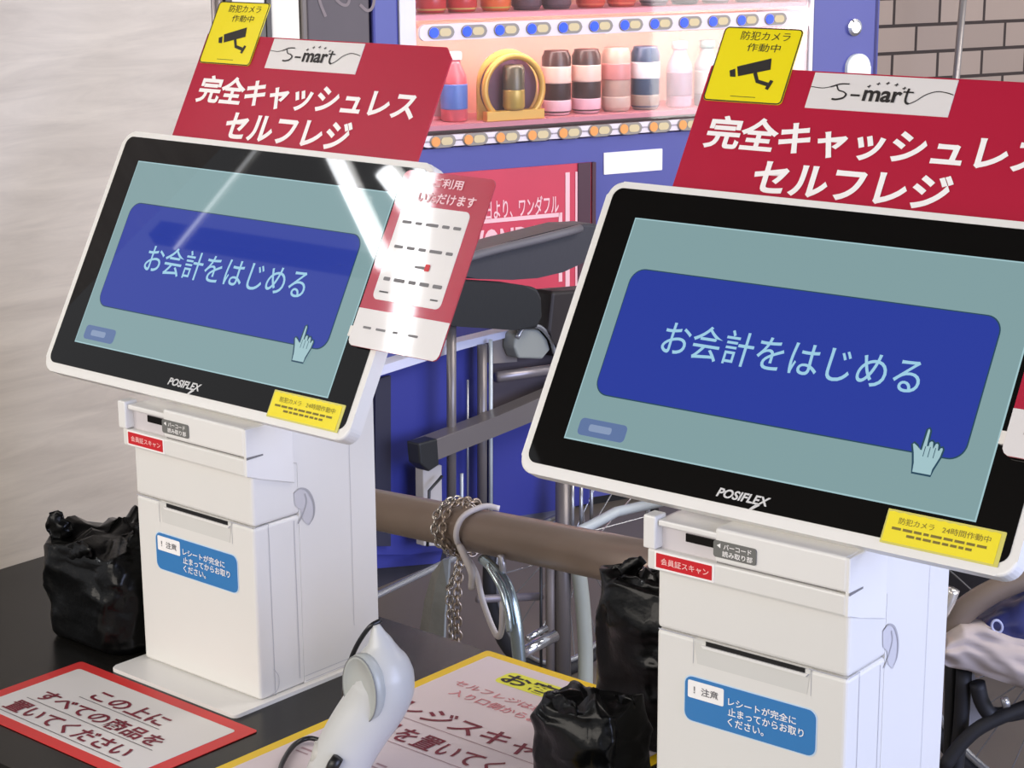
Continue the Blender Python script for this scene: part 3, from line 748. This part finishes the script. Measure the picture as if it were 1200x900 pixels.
obj('banner_lettering', b, mat('banner_pale', (134, 122, 122), .6), t)
t, w_, zb = board('notice_board', 319, 352, 49, .0, None, 'tall cream board between the dark banner and yellow sticker', 'board')
b = B(); box(b, -w_, w_, 0, .03, .0, 1.9, .003); obj('board_panel', b, mat('board_cream', (244, 240, 224), .5, var=.01, emit=.0), t)
b = B(); box(b, -w_-.012, -w_-.001, -.004, .03, 0, 1.9); obj('board_edge', b, mat('board_edge_dark', (84, 80, 74), .5), t)
x0, zz0 = vp(272, 14, .0); x1 = vp(309, 14, .0)[0]
t = vrow('notice_board', (x0+x1)/2, .0, 0, label='white framed board above the smaller yellow sticker, by the wall end', cat='board')
w_ = (x1-x0)/2
b = B(); box(b, -w_, w_, -.004, .0, zz0, 1.85); obj('board_panel', b, mat('board_white', (240, 238, 228), .5, var=.01), t)
b = B(); box(b, -w_-.014, w_+.004, .0, .03, .0, 1.9); obj('board_frame', b, mat('board_frame_grey', (98, 94, 84), .5), t)
x0 = vp(232, 14, .0)[0]; x1 = vp(256, 14, .0)[0]
t = vrow('folding_gate', (x0+x1)/2, .0, 0, label='grey folding metal gate between the beige wall and white board', cat='gate')
for k in range(4):
    b = B(); xx = (x0-x1)/2+k*(x1-x0)/3; tube(b, [(xx, 0, 0), (xx, 0, 1.95)], .010, 10); obj('gate_bar', b, mat('gate_steel', (142, 132, 126), .4, .5), t, smooth=True)
b = B()
for k in range(7):
    z = .1+k*.27; tube(b, [((x0-x1)/2, -.012, z), ((x1-x0)/2, -.012, z+.25)], .005, 8); tube(b, [((x0-x1)/2, .012, z+.25), ((x1-x0)/2, .012, z)], .005, 8)
obj('gate_lattice', b, mat('gate_steel', (142, 132, 126), .4, .5), t, smooth=True)
b = B(); box(b, (x0-x1)/2, (x1-x0)/2, .03, .06, 0, 1.95); obj('gate_backing', b, mat('gate_backing', (150, 136, 130), .6), t)
# leaning pole in front of the bricks
pa = at(1134, -60, OV+NV*.5, NV); pb_ = at(1121, 86, OV+NV*.5, NV); dr = (pb_-pa); pbt = pa+dr*((FLOOR-pa.z)/dr.z)
t = thing('metal_pole', pbt, label='thin leaning metal pole in front of the brick wall', cat='pole')
b = B(); tube(b, [Vector((0, 0, 0)), pa-pbt+ (pa-pbt)*.1], .011, 12); obj('pole_tube', b, mat('pole_steel', (172, 166, 162), .35, .6), t, smooth=True)
b = B(); lathe(b, [(.08, 0), (.08, .012), (.02, .02), (.016, .04)], 24); obj('pole_foot', b, BLACK, t)

# ================================================================== rail pipe with locks
YP = .50
RA, RB = Vector((-.2048, .55, -.0134)), Vector((.223, .45, .0475))
def rp(x): return RA+(RB-RA)*((x-RA.x)/(RB.x-RA.x))
RR = .0268
t = thing('guard_rail', (0, YP, FLOOR), label='brown metal pipe rail running behind the counter with chains on it', cat='rail')
b = B(); tube(b, [rp(x)-t.location for x in (-.62, -.2, .2, .46)], RR, 28); obj('rail_pipe', b, mat('rail_brown', (138, 122, 110), .33, .35, var=.16, scale=9), t, smooth=True)
for x in (-.60, .44):
    q = rp(x)-t.location; b = B(); tube(b, [Vector((q.x, q.y, 0)), Vector((q.x, q.y, q.z-.01))], .022, 20); obj('rail_post', b, MATS['rail_brown'], t, smooth=True)
pipeN = Vector((0, 1, 0))
def pp(u, v, dy=0.): return at(u, v, (0, YP+dy, 0), pipeN)
def chain(name, path, L_, label, cat, m, r=.0016, wl=.0085, **k):
    """interlocked oval links along a path"""
    P = [Vector(p) for p in path]; seg = [0]
    for a, c in zip(P, P[1:]): seg.append(seg[-1]+(c-a).length)
    b = B(); n = max(2, int(seg[-1]/(L_*.72)))
    org = P[-1].copy()
    for i in range(n):
        s = seg[-1]*(i+.5)/n
        j = max(k_ for k_ in range(len(seg)) if seg[k_] <= s); j = min(j, len(P)-2)
        T = (P[j+1]-P[j]).normalized(); c = P[j]+T*(s-seg[j])
        up = Vector((.3, .8, .2)).cross(T).normalized(); sd = T.cross(up)
        X = up if i % 2 else sd; X = (X+ (sd if i % 2 else -up)*.45).normalized()
        pts = []
        for q in range(14):
            a = 2*pi*q/14; pts.append(c+T*(cos(a)*(L_/2))*(1.0)+X*(sin(a)*wl/2)-org)
        tube(b, pts, r, 6, closed=True)
    o = obj(name, b, m, smooth=True, label=label, cat=cat, **k); o.location = org
    return o
STEEL = mat('chain_steel', (186, 180, 172), .25, .85)
RD = (RB-RA).normalized(); RU = Vector((0, 0, 1)); RS = RD.cross(RU).normalized(); RU = RS.cross(RD).normalized()
def pp(u, v, dy=0.): return at(u, v, RA+RS*(-dy if False else 0)+Vector((0, dy, 0)), Vector((-RD.y, RD.x, 0)))
def wrap(u, v, turns, rad, dx, start=-pi/2):
    c = rp(pp(u, v).x); out = []          # RS points towards the camera side
    for i in range(int(24*turns)+1):
        a = start+2*pi*i/24; out.append(c+RD*(dx*i/24)-RS*(rad*cos(a))+RU*(rad*sin(a)))
    return out
xa_ = pp(524, 640)
w1 = wrap(530, 612, 1.0, .0325, .012)
chain('bicycle_chain', w1+[w1[-1]+Vector((0, -.004, -.02)), pp(526, 690, -.035), pp(531, 760, -.035), pp(533, 800, -.035)], .0125, 'steel chain hanging in a long strand from the pipe rail', 'chain', STEEL)
w2 = wrap(545, 615, 1.0, .0325, -.010, pi/2)
chain('bicycle_chain', wrap(541, 617, 1.5, .0330, .010)+[pp(536, 700, -.03), pp(538, 790, -.03)], .0125, 'steel chain wound twice round the pipe rail beside the white cable', 'chain', mat('chain_bronze', (160, 146, 132), .3, .8))
def cable(name, pts, r, m, label, cat, **k):
    P = [Vector(p) for p in pts]; org = P[-1].copy(); b = B(); tube(b, [p-org for p in P], r, 12, sub=5, **k)
    o = obj(name, b, m, smooth=True, label=label, cat=cat); o.location = org; return o
c = pp(562, 620); cxp = c.x
rc = rp(cxp); sd_ = -RS
loop = [rc+RD*.026+RU*.0275+sd_*.014, rc+RD*.014+RU*.0315, rc+RD*.003+RU*.022-sd_*.024, rc-RD*.003-sd_*.0325, rc-RD*.004-RU*.022-sd_*.024, pp(557, 670, -.035), pp(566, 705, -.035), pp(577, 735, -.035), pp(584, 746, -.036), pp(588, 736, -.037), pp(589, 705, -.037)]
cable('cable_lock', loop, .0036, mat('lock_white', (206, 200, 198), .4), 'white cable lock looped over the pipe rail', 'lock')
cable('cable_lock', [pp(539, 640, -.032), pp(546, 655, -.036), pp(553, 672, -.040), pp(553, 690, -.040)], .0045, mat('lock_cream', (196, 190, 186), .4), 'short pale lock strap crossing the white cable', 'lock')
cable('cable_lock', [pp(565, 655, -.028), pp(580, 668, -.030), pp(594, 690, -.030), pp(603, 725, -.030), pp(608, 770, -.030), pp(609, 800, -.030)], [.006, .007, .0085, .0085, .008, .008], mat('lock_silver', (150, 164, 168), .18, .8), 'thick silver sheathed cable hanging right of the white cable', 'lock')
cable('cable_lock', [pp(571, 662, -.045), pp(586, 688, -.046), pp(594, 715, -.046), pp(597, 740, -.046)], .0035, mat('lock_silver2', (196, 210, 212), .15, .85), 'thin bright steel cable beside the thick silver one', 'lock')
cable('cable_lock', [pp(587, 650, -.028), pp(589, 665, -.028), pp(588, 685, -.022)], .0042, mat('lock_silver3', (176, 174, 174), .3, .6), 'short grey lock end under the pipe rail', 'lock')
# grey clear sleeve behind the chain
def strip_mesh(L_, R_, th, nrm):
    b = B(); n = len(L_); rows = []
    for a, c in zip(L_, R_):
        a, c = Vector(a), Vector(c); rows.append([b.verts.new(a), b.verts.new((a+c)/2-nrm*.006), b.verts.new(c), b.verts.new(c+nrm*th), b.verts.new((a+c)/2+nrm*th), b.verts.new(a+nrm*th)])
    for p, q in zip(rows, rows[1:]):
        for i in range(6): b.faces.new((p[i], p[(i+1) % 6], q[(i+1) % 6], q[i]))
    b.faces.new(rows[0][::-1]); b.faces.new(rows[-1]); return b
org = pp(505, 800, .03)
sl = strip_mesh([pp(u, v, .03)-org for u, v in ((519, 655), (506, 672), (497, 705), (491, 745), (488, 800))], [pp(u, v, .03)-org for u, v in ((526, 655), (524, 690), (521, 720), (520, 750), (520, 800))], .004, Vector((0, 1, 0)))
o = obj('plastic_sleeve', sl, mat('sleeve_grey', (128, 132, 130), .25, var=.15, scale=40, bump=.3, bscale=80), label='grey clear plastic sleeve hanging behind the steel chains', cat='cover'); o.location = org

# ================================================================== wheelchairs behind the counter
X0 = -.7619
XN = Vector((1, 0, 0))
def wp(u, v, dx=0.): return at(u, v, (X0+dx, 0, 0), XN)
TUBE = mat('chair_grey_tube', (122, 116, 114), .34, .35); TUBEL = mat('chair_silver_tube', (176, 178, 182), .25, .7); TUBEP = mat('chair_pale_tube', (196, 204, 204), .35, .15)
PAD = mat('chair_black_pad', (34, 36, 38), .42, bump=.08, bscale=80); PAD2 = mat('chair_backrest', (58, 58, 64), .45, bump=.1, bscale=60)
BLUEP = mat('chair_blue_panel', (48, 54, 134), .5, var=.05, scale=10)
WC = thing('wheelchair', (X0, wp(560, 600).y, FLOOR), label='folded wheelchair with blue side panels and black armrest behind the pipe rail', cat='wheelchair')
def wl(u, v, dx=0.): return wp(u, v, dx)-WC.location
def wtube(name, pts, r, m, n=14, sub=0, **k):
    b = B(); tube(b, [wl(*p) for p in pts], r, n, sub=sub); return obj(name, b, m, WC, smooth=True, **k)
def wslab(name, px, dx, th, m, bev=0., **k):
    b = B(); P = [wl(u, v, dx) for u, v in px]
    a = [b.verts.new(p) for p in P]; c = [b.verts.new(p-XN*th) for p in P]; n = len(P)
    b.faces.new(a); b.faces.new(c[::-1])
    for i in range(n): b.faces.new((a[i], c[i], c[(i+1) % n], a[(i+1) % n]))
    if bev: bmesh.ops.bevel(b, geom=list(b.edges), offset=bev, segments=3, affect='EDGES', profile=.5)
    return obj(name, b, m, WC, smooth=False, **k)
wslab('side_panel', [(400, 452), (437, 441), (540, 408), (598, 393), (598, 560), (560, 640), (480, 650), (400, 650)], -.02, .012, BLUEP, label='blue side panel')
wslab('panel_trim', [(400, 442), (437, 432), (533, 402), (600, 386), (600, 394), (540, 410), (437, 443), (400, 454)], .006, .03, mat('trim_white', (206, 208, 224), .4), label='white trim')
wslab('panel_edge', [(440, 446), (458, 440), (458, 640), (440, 640)], -.010, .006, mat('panel_dark_edge', (42, 42, 60), .5))  # dark strip down the left of the blue panel
wslab('side_panel', [(578, 512), (586, 500), (640, 487), (690, 478), (690, 590), (640, 600), (590, 607), (578, 600)], .004, .012, BLUEP, label='blue rear side panel')
wslab('panel_trim', [(576, 498), (604, 478), (608, 482), (580, 512)], .012, .012, MATS['trim_white'])
wslab('panel_trim', [(596, 500), (690, 470), (690, 482), (640, 490), (590, 500)], .010, .012, MATS['trim_white'])
wslab('side_plate', [(578, 392), (604, 388), (606, 424), (578, 426)], .0, .02, mat('plate_taupe', (134, 126, 120), .5))
wslab('side_plate', [(576, 424), (660, 412), (660, 500), (576, 520)], -.015, .01, mat('plate_dark', (78, 70, 76), .6))
wslab('hinge_cover', [(604, 392), (612, 386), (632, 386), (642, 398), (645, 410), (636, 421), (608, 420), (603, 408)], .03, .03, mat('hinge_grey', (140, 144, 138), .4), .004)
wtube('hinge_strap', [(606, 396, .036), (614, 384, .036), (632, 383, .036), (646, 398, .036), (650, 414, .036)], .0045, TUBEL, sub=4)
wtube('armrest_support', [(529, 372, .03), (529, 604, .03)], .0085, TUBE)
wtube('armrest_support', [(532, 600, .045), (532, 760, .045)], .010, TUBE)
wtube('frame_tube', [(565, 404, .012), (565, 615, .012)], .009, TUBE)
wtube('frame_tube', [(575, 398, .02), (575, 615, .02)], .0038, TUBEP)
wtube('frame_tube', [(548, 445, .0), (548, 620, .0)], .0022, TUBEL)
wtube('frame_tube', [(541, 555, .02), (541, 620, .02)], .0032, TUBEP)
wslab('side_rail', [(500, 519), (580, 489), (700, 438), (700, 464), (580, 512), (500, 545)], .06, .035, TUBE, .002)
wtube('side_rail', [(582, 442, .02), (640, 434, .02), (700, 424, .02)], .010, mat('rail_shine', (136, 130, 132), .3, .5))
wslab('rail_cap', [(491, 520), (513, 514), (515, 545), (503, 553), (493, 544)], .075, .03, PAD, .003, label='black end cap')
wslab('brake_plate', [(496, 545), (518, 545), (519, 640), (497, 640)], .03, .02, mat('brake_pale', (176, 172, 168), .5), .002)
wtube('brake_rod', [(518, 558, .05), (503, 575, .05), (501, 640, .05)], .0028, PAD)
# armrest pads
wslab('armrest', [(500, 331), (545, 330), (612, 334), (630, 337), (636, 348), (637, 372), (630, 386), (604, 387), (540, 383), (500, 383)], .06, .055, PAD, .008, label='black padded armrest')
wslab('armrest', [(648, 342), (700, 338), (700, 420), (660, 420), (650, 398), (643, 390)], .045, .05, mat('pad_brownblack', (38, 32, 32), .5), .006)
up_ = [(535, 304), (560, 293), (600, 282), (640, 272), (672, 264), (700, 262), (712, 270)]; lo_ = [(712, 296), (690, 305), (660, 319), (630, 326), (600, 328), (560, 327), (535, 327)]
wslab('backrest', up_+lo_, .02, .06, PAD2, .008, label='dark grey padded backrest')
wtube('push_handle', [(538, 305, .03), (580, 293, .03), (630, 281, .03), (680, 268, .03)], .008, mat('piping_grey', (104, 102, 106), .4), sub=3)
# lower frame and wheel
wtube('cross_brace', [(400, 718, .05), (441, 698, .05), (530, 655, .05), (580, 630, .05)], .0062, TUBEL)
wtube('cross_brace', [(640, 640, .10), (690, 617, .10), (722, 600, .10), (775, 588, .10)], .0100, TUBEP)
wtube('frame_tube', [(660, 560, .06), (660, 805, .06)], .015, TUBE); wtube('frame_tube', [(671, 560, .08), (671, 640, .08)], .0032, TUBEL); wtube('frame_tube', [(681, 560, .08), (681, 640, .08)], .0036, TUBEL); wtube('frame_tube', [(693, 560, .07), (693, 620, .07)], .0036, TUBEL)
wtube('frame_tube', [(645, 640, .04), (646, 810, .04)], .010, mat('tube_mauve', (126, 118, 114), .5, .2))
wtube('frame_tube', [(634, 640, .03), (634, 800, .03)], .0028, PAD)
wtube('frame_tube', [(674, 640, .09), (682, 700, .09), (686, 760, .09), (686, 815, .09)], .0145, mat('tube_pale_curve', (176, 182, 172), .4, .1), sub=4)
wtube('axle', [(612, 765, .12), (630, 755, .12), (650, 745, .12)], .0115, mat('chrome2', (214, 216, 222), .12, .9))
wtube('axle', [(618, 748, .10), (640, 736, .10)], .006, MATS['chrome2'])
wtube('seat_bar', [(560, 702, .0), (634, 699, .0)], .0075, mat('bar_grey', (130, 124, 130), .4, .3))
wslab('seat_base', [(420, 622), (500, 618), (520, 640), (515, 660), (420, 668)], -.03, .02, BLUEP)
wslab('undercarriage', [(440, 655), (520, 640), (524, 655), (440, 690)], -.05, .03, mat('under_dark', (48, 46, 56), .6))
wslab('footplate', [(580, 608), (660, 596), (662, 612), (600, 626)], -.01, .05, mat('foot_grey', (112, 112, 130), .5))
wtube('brake_rod', [(626, 617, .02), (652, 606, .02)], .0055, TUBEL)
def wheel(t, c, r, ax, up, tyre_r, nsp, mt, mr, spk):
    """tyre, rim, hub and spokes in the plane perpendicular to ax"""
    s = ax.cross(up).normalized(); u2 = s.cross(ax).normalized()
    ring = lambda R_, n: [c+(s*cos(2*pi*i/n)+u2*sin(2*pi*i/n))*R_ for i in range(n)]
    b = B(); tube(b, ring(r-tyre_r, 56), tyre_r, 10, closed=True); w = obj('wheel', b, mt, t, smooth=True)
    b = B(); tube(b, ring(r-2.3*tyre_r, 56), tyre_r*.45, 8, closed=True); obj('rim', b, mr, w, smooth=True)
    b = B(); tube(b, [c-ax*.03, c+ax*.03], .022, 14); obj('hub', b, mr, w, smooth=True)
    b = B()
    for i in range(nsp):
        a = 2*pi*i/nsp; e = c+(s*cos(a)+u2*sin(a))*(r-2.3*tyre_r); a2 = a+(.5 if i % 2 else -.5)
        tube(b, [c+(s*cos(a2)+u2*sin(a2))*.018+ax*(.02 if i % 4 < 2 else -.02), e], .0013, 5, cap=False)
    obj('spokes', b, spk, w, kind='stuff' if False else None)
TYRE = mat('tyre_black', (30, 30, 34), .6)
# the far wheel of this chair, mostly hidden behind the counter
wheel(WC, Vector((-.03, .32, .27)), .27, XN, Vector((0, 0, 1)), .013, 20, TYRE, TUBEL, TUBEL)

# wheelchair at the right edge
DW = 2.95
NW = -FH
def qp(u, v, dd=0.): return at(u, v, CAM+FH*(DW+dd), FH)
c0 = qp(1195, 860)
W2 = thing('wheelchair', Vector((c0.x, c0.y, FLOOR)), label='wheelchair with spoked wheel and draped beige cloth right of the near kiosk', cat='wheelchair')
ql = lambda u, v, dd=0.: qp(u, v, dd)-W2.location
rw = .29
hubc = ql(1222, 905, .05); hubc.z = max(hubc.z, rw)
axw = (FH*.75+RH*.66).normalized()
wheel(W2, Vector((hubc.x, hubc.y, rw)), rw, axw, Vector((0, 0, 1)), .016, 24, TYRE, TUBEL, TUBEL)
wheel(W2, Vector((hubc.x, hubc.y, rw))+axw*.50, rw, axw, Vector((0, 0, 1)), .016, 24, TYRE, TUBEL, TUBEL)
hb_ = Vector((hubc.x, hubc.y, rw)); fw_ = Vector((0, 0, 1)).cross(axw).normalized()
for k_ in (.06, .44):
    b = B(); tube(b, [hb_+axw*k_, hb_+axw*k_+Vector((0, 0, .30)), hb_+axw*k_+Vector((0, 0, .56))-fw_*.03, hb_+axw*k_+Vector((0, 0, .60))-fw_*.14], .012, 12); obj('back_post', b, TUBEL, W2, smooth=True)
    b = B(); tube(b, [hb_+axw*k_+Vector((0, 0, .17)), hb_+axw*k_+Vector((0, 0, .17))+fw_*.42, hb_+axw*k_+Vector((0, 0, -.22))+fw_*.55], .011, 12); obj('frame_tube', b, TUBEL, W2, smooth=True)
b = B(); M9 = frame(hb_+axw*.25+Vector((0, 0, .17)), axw, fw_, (0, 0, 1))
box(b, -.18, .18, .0, .40, -.012, .012, .006, M=M9); obj('seat', b, mat('seat_dark', (40, 36, 36), .6), W2)
b = B(); box(b, -.18, .18, -.012, .012, .04, .36, .006, M=M9); obj('backrest', b, mat('seat_dark', (40, 36, 36), .6), W2)
b = B(); tube(b, [hb_, hb_+axw*.5], .012, 12); obj('axle', b, TUBEL, W2, smooth=True)
def qtube(name, pts, r, m, sub=0, n=14, t=None, **k):
    b = B(); tube(b, [ql(*p) for p in pts], r, n, sub=sub); return obj(name, b, m, W2, smooth=True, **k)
def qslab(name, px, dd, th, m, bev=0., par=None, **k):
    b = B(); P = [ql(u, v, dd) for u, v in px]; a = [b.verts.new(p) for p in P]; c = [b.verts.new(p+FH*th) for p in P]; n = len(P)
    b.faces.new(a); b.faces.new(c[::-1])
    for i in range(n): b.faces.new((a[i], c[i], c[(i+1) % n], a[(i+1) % n]))
    if bev: bmesh.ops.bevel(b, geom=list(b.edges), offset=bev, segments=3, affect='EDGES', profile=.5)
    return obj(name, b, m, W2, **k)
qtube('frame_tube', [(1117, 700, .02), (1114, 800, .02), (1112, 905, .02), (1112, 1000, .02)], .010, PAD)
qtube('frame_tube', [(1130, 785, .0), (1126, 850, .0), (1120, 905, .0), (1119, 960, .0)], .013, TYRE, sub=3)
qtube('frame_tube', [(1145, 800, -.02), (1152, 825, -.02), (1170, 838, -.02), (1240, 825, -.02)], .013, TYRE, sub=4)
qtube('frame_tube', [(1105, 900, -.03), (1130, 868, -.03), (1160, 846, -.03), (1230, 818, -.03)], .012, TYRE, sub=4)
qtube('bolt', [(1174, 824, -.05), (1182, 822, -.05)], .009, TUBEL)
qslab('side_guard', [(1120, 790), (1142, 790), (1150, 826), (1160, 838), (1132, 862), (1124, 840)], .06, .008, mat('guard_grey', (150, 148, 152), .5))
qslab('seat', [(1108, 640), (1260, 640), (1260, 740), (1108, 745)], .20, .05, mat('seat_dark', (40, 36, 36), .6))
qtube('armrest', [(1104, 762, .0), (1115, 738, .0), (1130, 716, .0), (1155, 698, .0), (1185, 684, .0), (1240, 664, .0)], [.020, .021, .021, .020, .019, .018], mat('arm_brown', (112, 98, 86), .5, var=.08), sub=4, label='brown curved armrest')
qtube('grip_handle', [(1118, 690, -.03), (1112, 704, -.03), (1104, 722, -.03)], [.010, .011, .009], mat('chrome3', (238, 234, 224), .12, .7), sub=3)
# blue bag and cloth lying on the chair
def lump(name, c, sx, sy, sz, seed, m, amp=.010, **k):
    b = B(); bmesh.ops.create_icosphere(b, subdivisions=5, radius=1)
    for v in b.verts:
        p = v.co.copy(); e = Vector([abs(a)**.75*(1 if a > 0 else -1) for a in p])
        q = Vector((e.x*sx, e.y*sy, e.z*sz)); nn = q*14+Vector((seed, seed*2, 0))
        v.co = q+p*(noise.noise(nn)*amp+(abs(noise.noise(nn*2))-.25)*amp*1.2)
    o = obj(name, b, m, smooth=True, **k); return o
bc = qp(1190, 725, .02)
o = lump('shoulder_bag', bc, .075, .05, .034, 4, mat('bag_blue', (46, 52, 104), .35, var=.4, scale=24, bump=.3, bscale=50), label='blue bag lying on the beige cloth of the wheelchair', cat='bag'); o.location = bc; o.rotation_euler = (0, -.42, YAW)
for uu, vv in ((1153, 731), (1166, 722)):
    pass
MQ = frame(Vector((0, 0, 0)), (1, 0, 0), (0, 0, 1), (0, -1, 0))
b = B()
for dx, dz in ((-.058, .010), (-.036, .022)):
    tube(b, [Vector((dx+.008*cos(a*pi/8), -.048, dz+.011*sin(a*pi/8))) for a in range(16)], .0022, 6, closed=True)
o2 = obj('bag_emblem', b, mat('emblem_white', (170, 176, 206), .4), o, smooth=True)
b = B(); rows = []
cl_top = [(1098, 770), (1110, 748), (1130, 737), (1160, 742), (1190, 750), (1240, 760)]; cl_bot = [(1097, 774), (1112, 782), (1135, 786), (1165, 796), (1195, 806), (1240, 812)]
cc = qp(1160, 780, -.04)
for i in range(49):
    s = i/48*5; k_ = min(4, int(s)); f_ = s-k_
    T_ = [cl_top[k_][j]*(1-f_)+cl_top[k_+1][j]*f_ for j in (0, 1)]; Bm = [cl_bot[k_][j]*(1-f_)+cl_bot[k_+1][j]*f_ for j in (0, 1)]
    row = []
    for j in range(13):
        g = j/12; u = T_[0]*(1-g)+Bm[0]*g; v = T_[1]*(1-g)+Bm[1]*g
        fold = noise.noise(Vector((i*.07+j*.10, j*.35-i*.05, 3)))*.022-sin(g*pi)*.020
        row.append(b.verts.new(qp(u, v, -.04+fold)-cc))
    rows.append(row)
back = [[b.verts.new(v.co+FH*.06) for v in r_] for r_ in rows]
for p, q in zip(rows, rows[1:]):
    for j in range(12): b.faces.new((p[j], p[j+1], q[j+1], q[j]))
for p, q in zip(back, back[1:]):
    for j in range(12): b.faces.new((p[j], q[j], q[j+1], p[j+1]))
for p, q, r_, s_ in zip(rows, rows[1:], back, back[1:]): b.faces.new((p[0], q[0], s_[0], r_[0])); b.faces.new((p[-1], r_[-1], s_[-1], q[-1]))
for e in (0, -1):
    for j in range(12): b.faces.new((rows[e][j], rows[e][j+1], back[e][j+1], back[e][j]) if e == 0 else (rows[e][j+1], rows[e][j], back[e][j], back[e][j+1]))
o = obj('cloth', b, mat('cloth_beige', (176, 164, 158), .8, var=.06, scale=30), smooth=True, label='crumpled beige cloth draped on the wheelchair by the near kiosk', cat='cloth'); o.location = cc

# ================================================================== added glare tubes, fill lights and daylight
TZ = 2.0
def mirrored(u, v, tilt=.4923, zc=TZ):
    n = Vector((0, -cos(tilt), sin(tilt))); o = Vector((.0781, .0005, .2871)); p = at(u, v, o, n)
    d = (p-CAM).normalized(); r = d-2*d.dot(n)*n
    return p+r*((zc-p.z)/r.z)
def add_glare_tube(a, c, r, s, label):  # unseen emitter, added so its mirror image draws a glare streak
    t = thing('ceiling_lamp', (a+c)/2, label=label, cat='lamp', group='fluorescent lamps under the ceiling')
    b = B(); tube(b, [a-t.location, c-t.location], r, 12); obj('lamp_tube', b, mat('lamp_%d' % s, (255, 255, 255), .4, emit=s, emit_rgb=(250, 252, 255)), t, smooth=True)
    b = B(); d = (c-a).normalized(); sd = d.cross(Vector((0, 0, 1))).normalized(); up = Vector((0, 0, 1))
    P = [a-t.location, c-t.location]
    tube(b, [p+up*(r+.012) for p in P], .014, 4)
    tube(b, [up*r, up*.05], .006, 6); obj('lamp_housing', b, W_BODY, t)
    return t
add_glare_tube(mirrored(389, 178), mirrored(452, 312), .020, 26, 'thick white fluorescent tube under the ceiling')
add_glare_tube(mirrored(312, 160), mirrored(206, 292), .0045, 5, 'thin dim tube under the ceiling')
add_glare_tube(mirrored(503, 180), mirrored(466, 430), .030, 30, 'broad bright tube under the ceiling')
add_glare_tube(mirrored(450, 200), mirrored(488, 250), .024, 30, 'short bright tube under the ceiling')
for k_, yy in ((1, -1.30), (2, -1.75)):
    b = B(); box(b, -3.0, -1.4, yy-.02, yy+.02, 2.04, 2.10); obj('trim_%d' % k_, b, MATS['ceiling_grey'], kind='structure')
def area(name, loc, target, sx, sy, power, rgb):
    l = bpy.data.lights.new(name, 'AREA'); l.shape = 'RECTANGLE'; l.size = sx; l.size_y = sy; l.energy = power; l.color = lin(rgb)
    o = bpy.data.objects.new(name, l); COL.objects.link(o); o.location = loc
    o.rotation_euler = (Vector(target)-Vector(loc)).to_track_quat('-Z', 'Y').to_euler(); return o
area('daylight_right', (5.2, .6, .9), (0, .2, 0), 4.0, 2.4, 262, (198, 210, 255))
area('daylight_front', (-.2, -3.6, 1.6), (0, .3, .0), 4.6, 1.6, 118, (255, 246, 234))
area('daylight_doorway', (5.2, 4.68, .55), (0, 4.3, .4), 1.35, 2.4, 52, (255, 250, 246))  # added light whose reflection whitens the right part of the display glass
area('shop_lamp_panel', (.9, 1.9, 1.98), (-1.2, 3.2, 0), 1.8, 1.8, 85, (255, 246, 238))  # unseen fill added to brighten the machine row at the back
area('arcade_lamp_panel', (.9, 4.3, 1.9), (-.9, 4.8, .6), 1.2, 1.2, 30, (255, 246, 238))  # unseen fill added to lighten the brick wall
wd = bpy.data.worlds.new('world'); SC.world = wd; wd.use_nodes = True
bg = wd.node_tree.nodes['Background']; bg.inputs[0].default_value = (*lin((236, 238, 244)), 1); bg.inputs[1].default_value = .72
SC.view_settings.view_transform = 'Standard'; SC.view_settings.look = 'None'; SC.view_settings.gamma = 1; SC.view_settings.exposure = 0.; SC.view_settings.use_curve_mapping = False
SC.cycles.use_denoising = True
SC.cycles.max_bounces = 8; SC.cycles.transparent_max_bounces = 12
SC.cycles.sample_clamp_indirect = 6
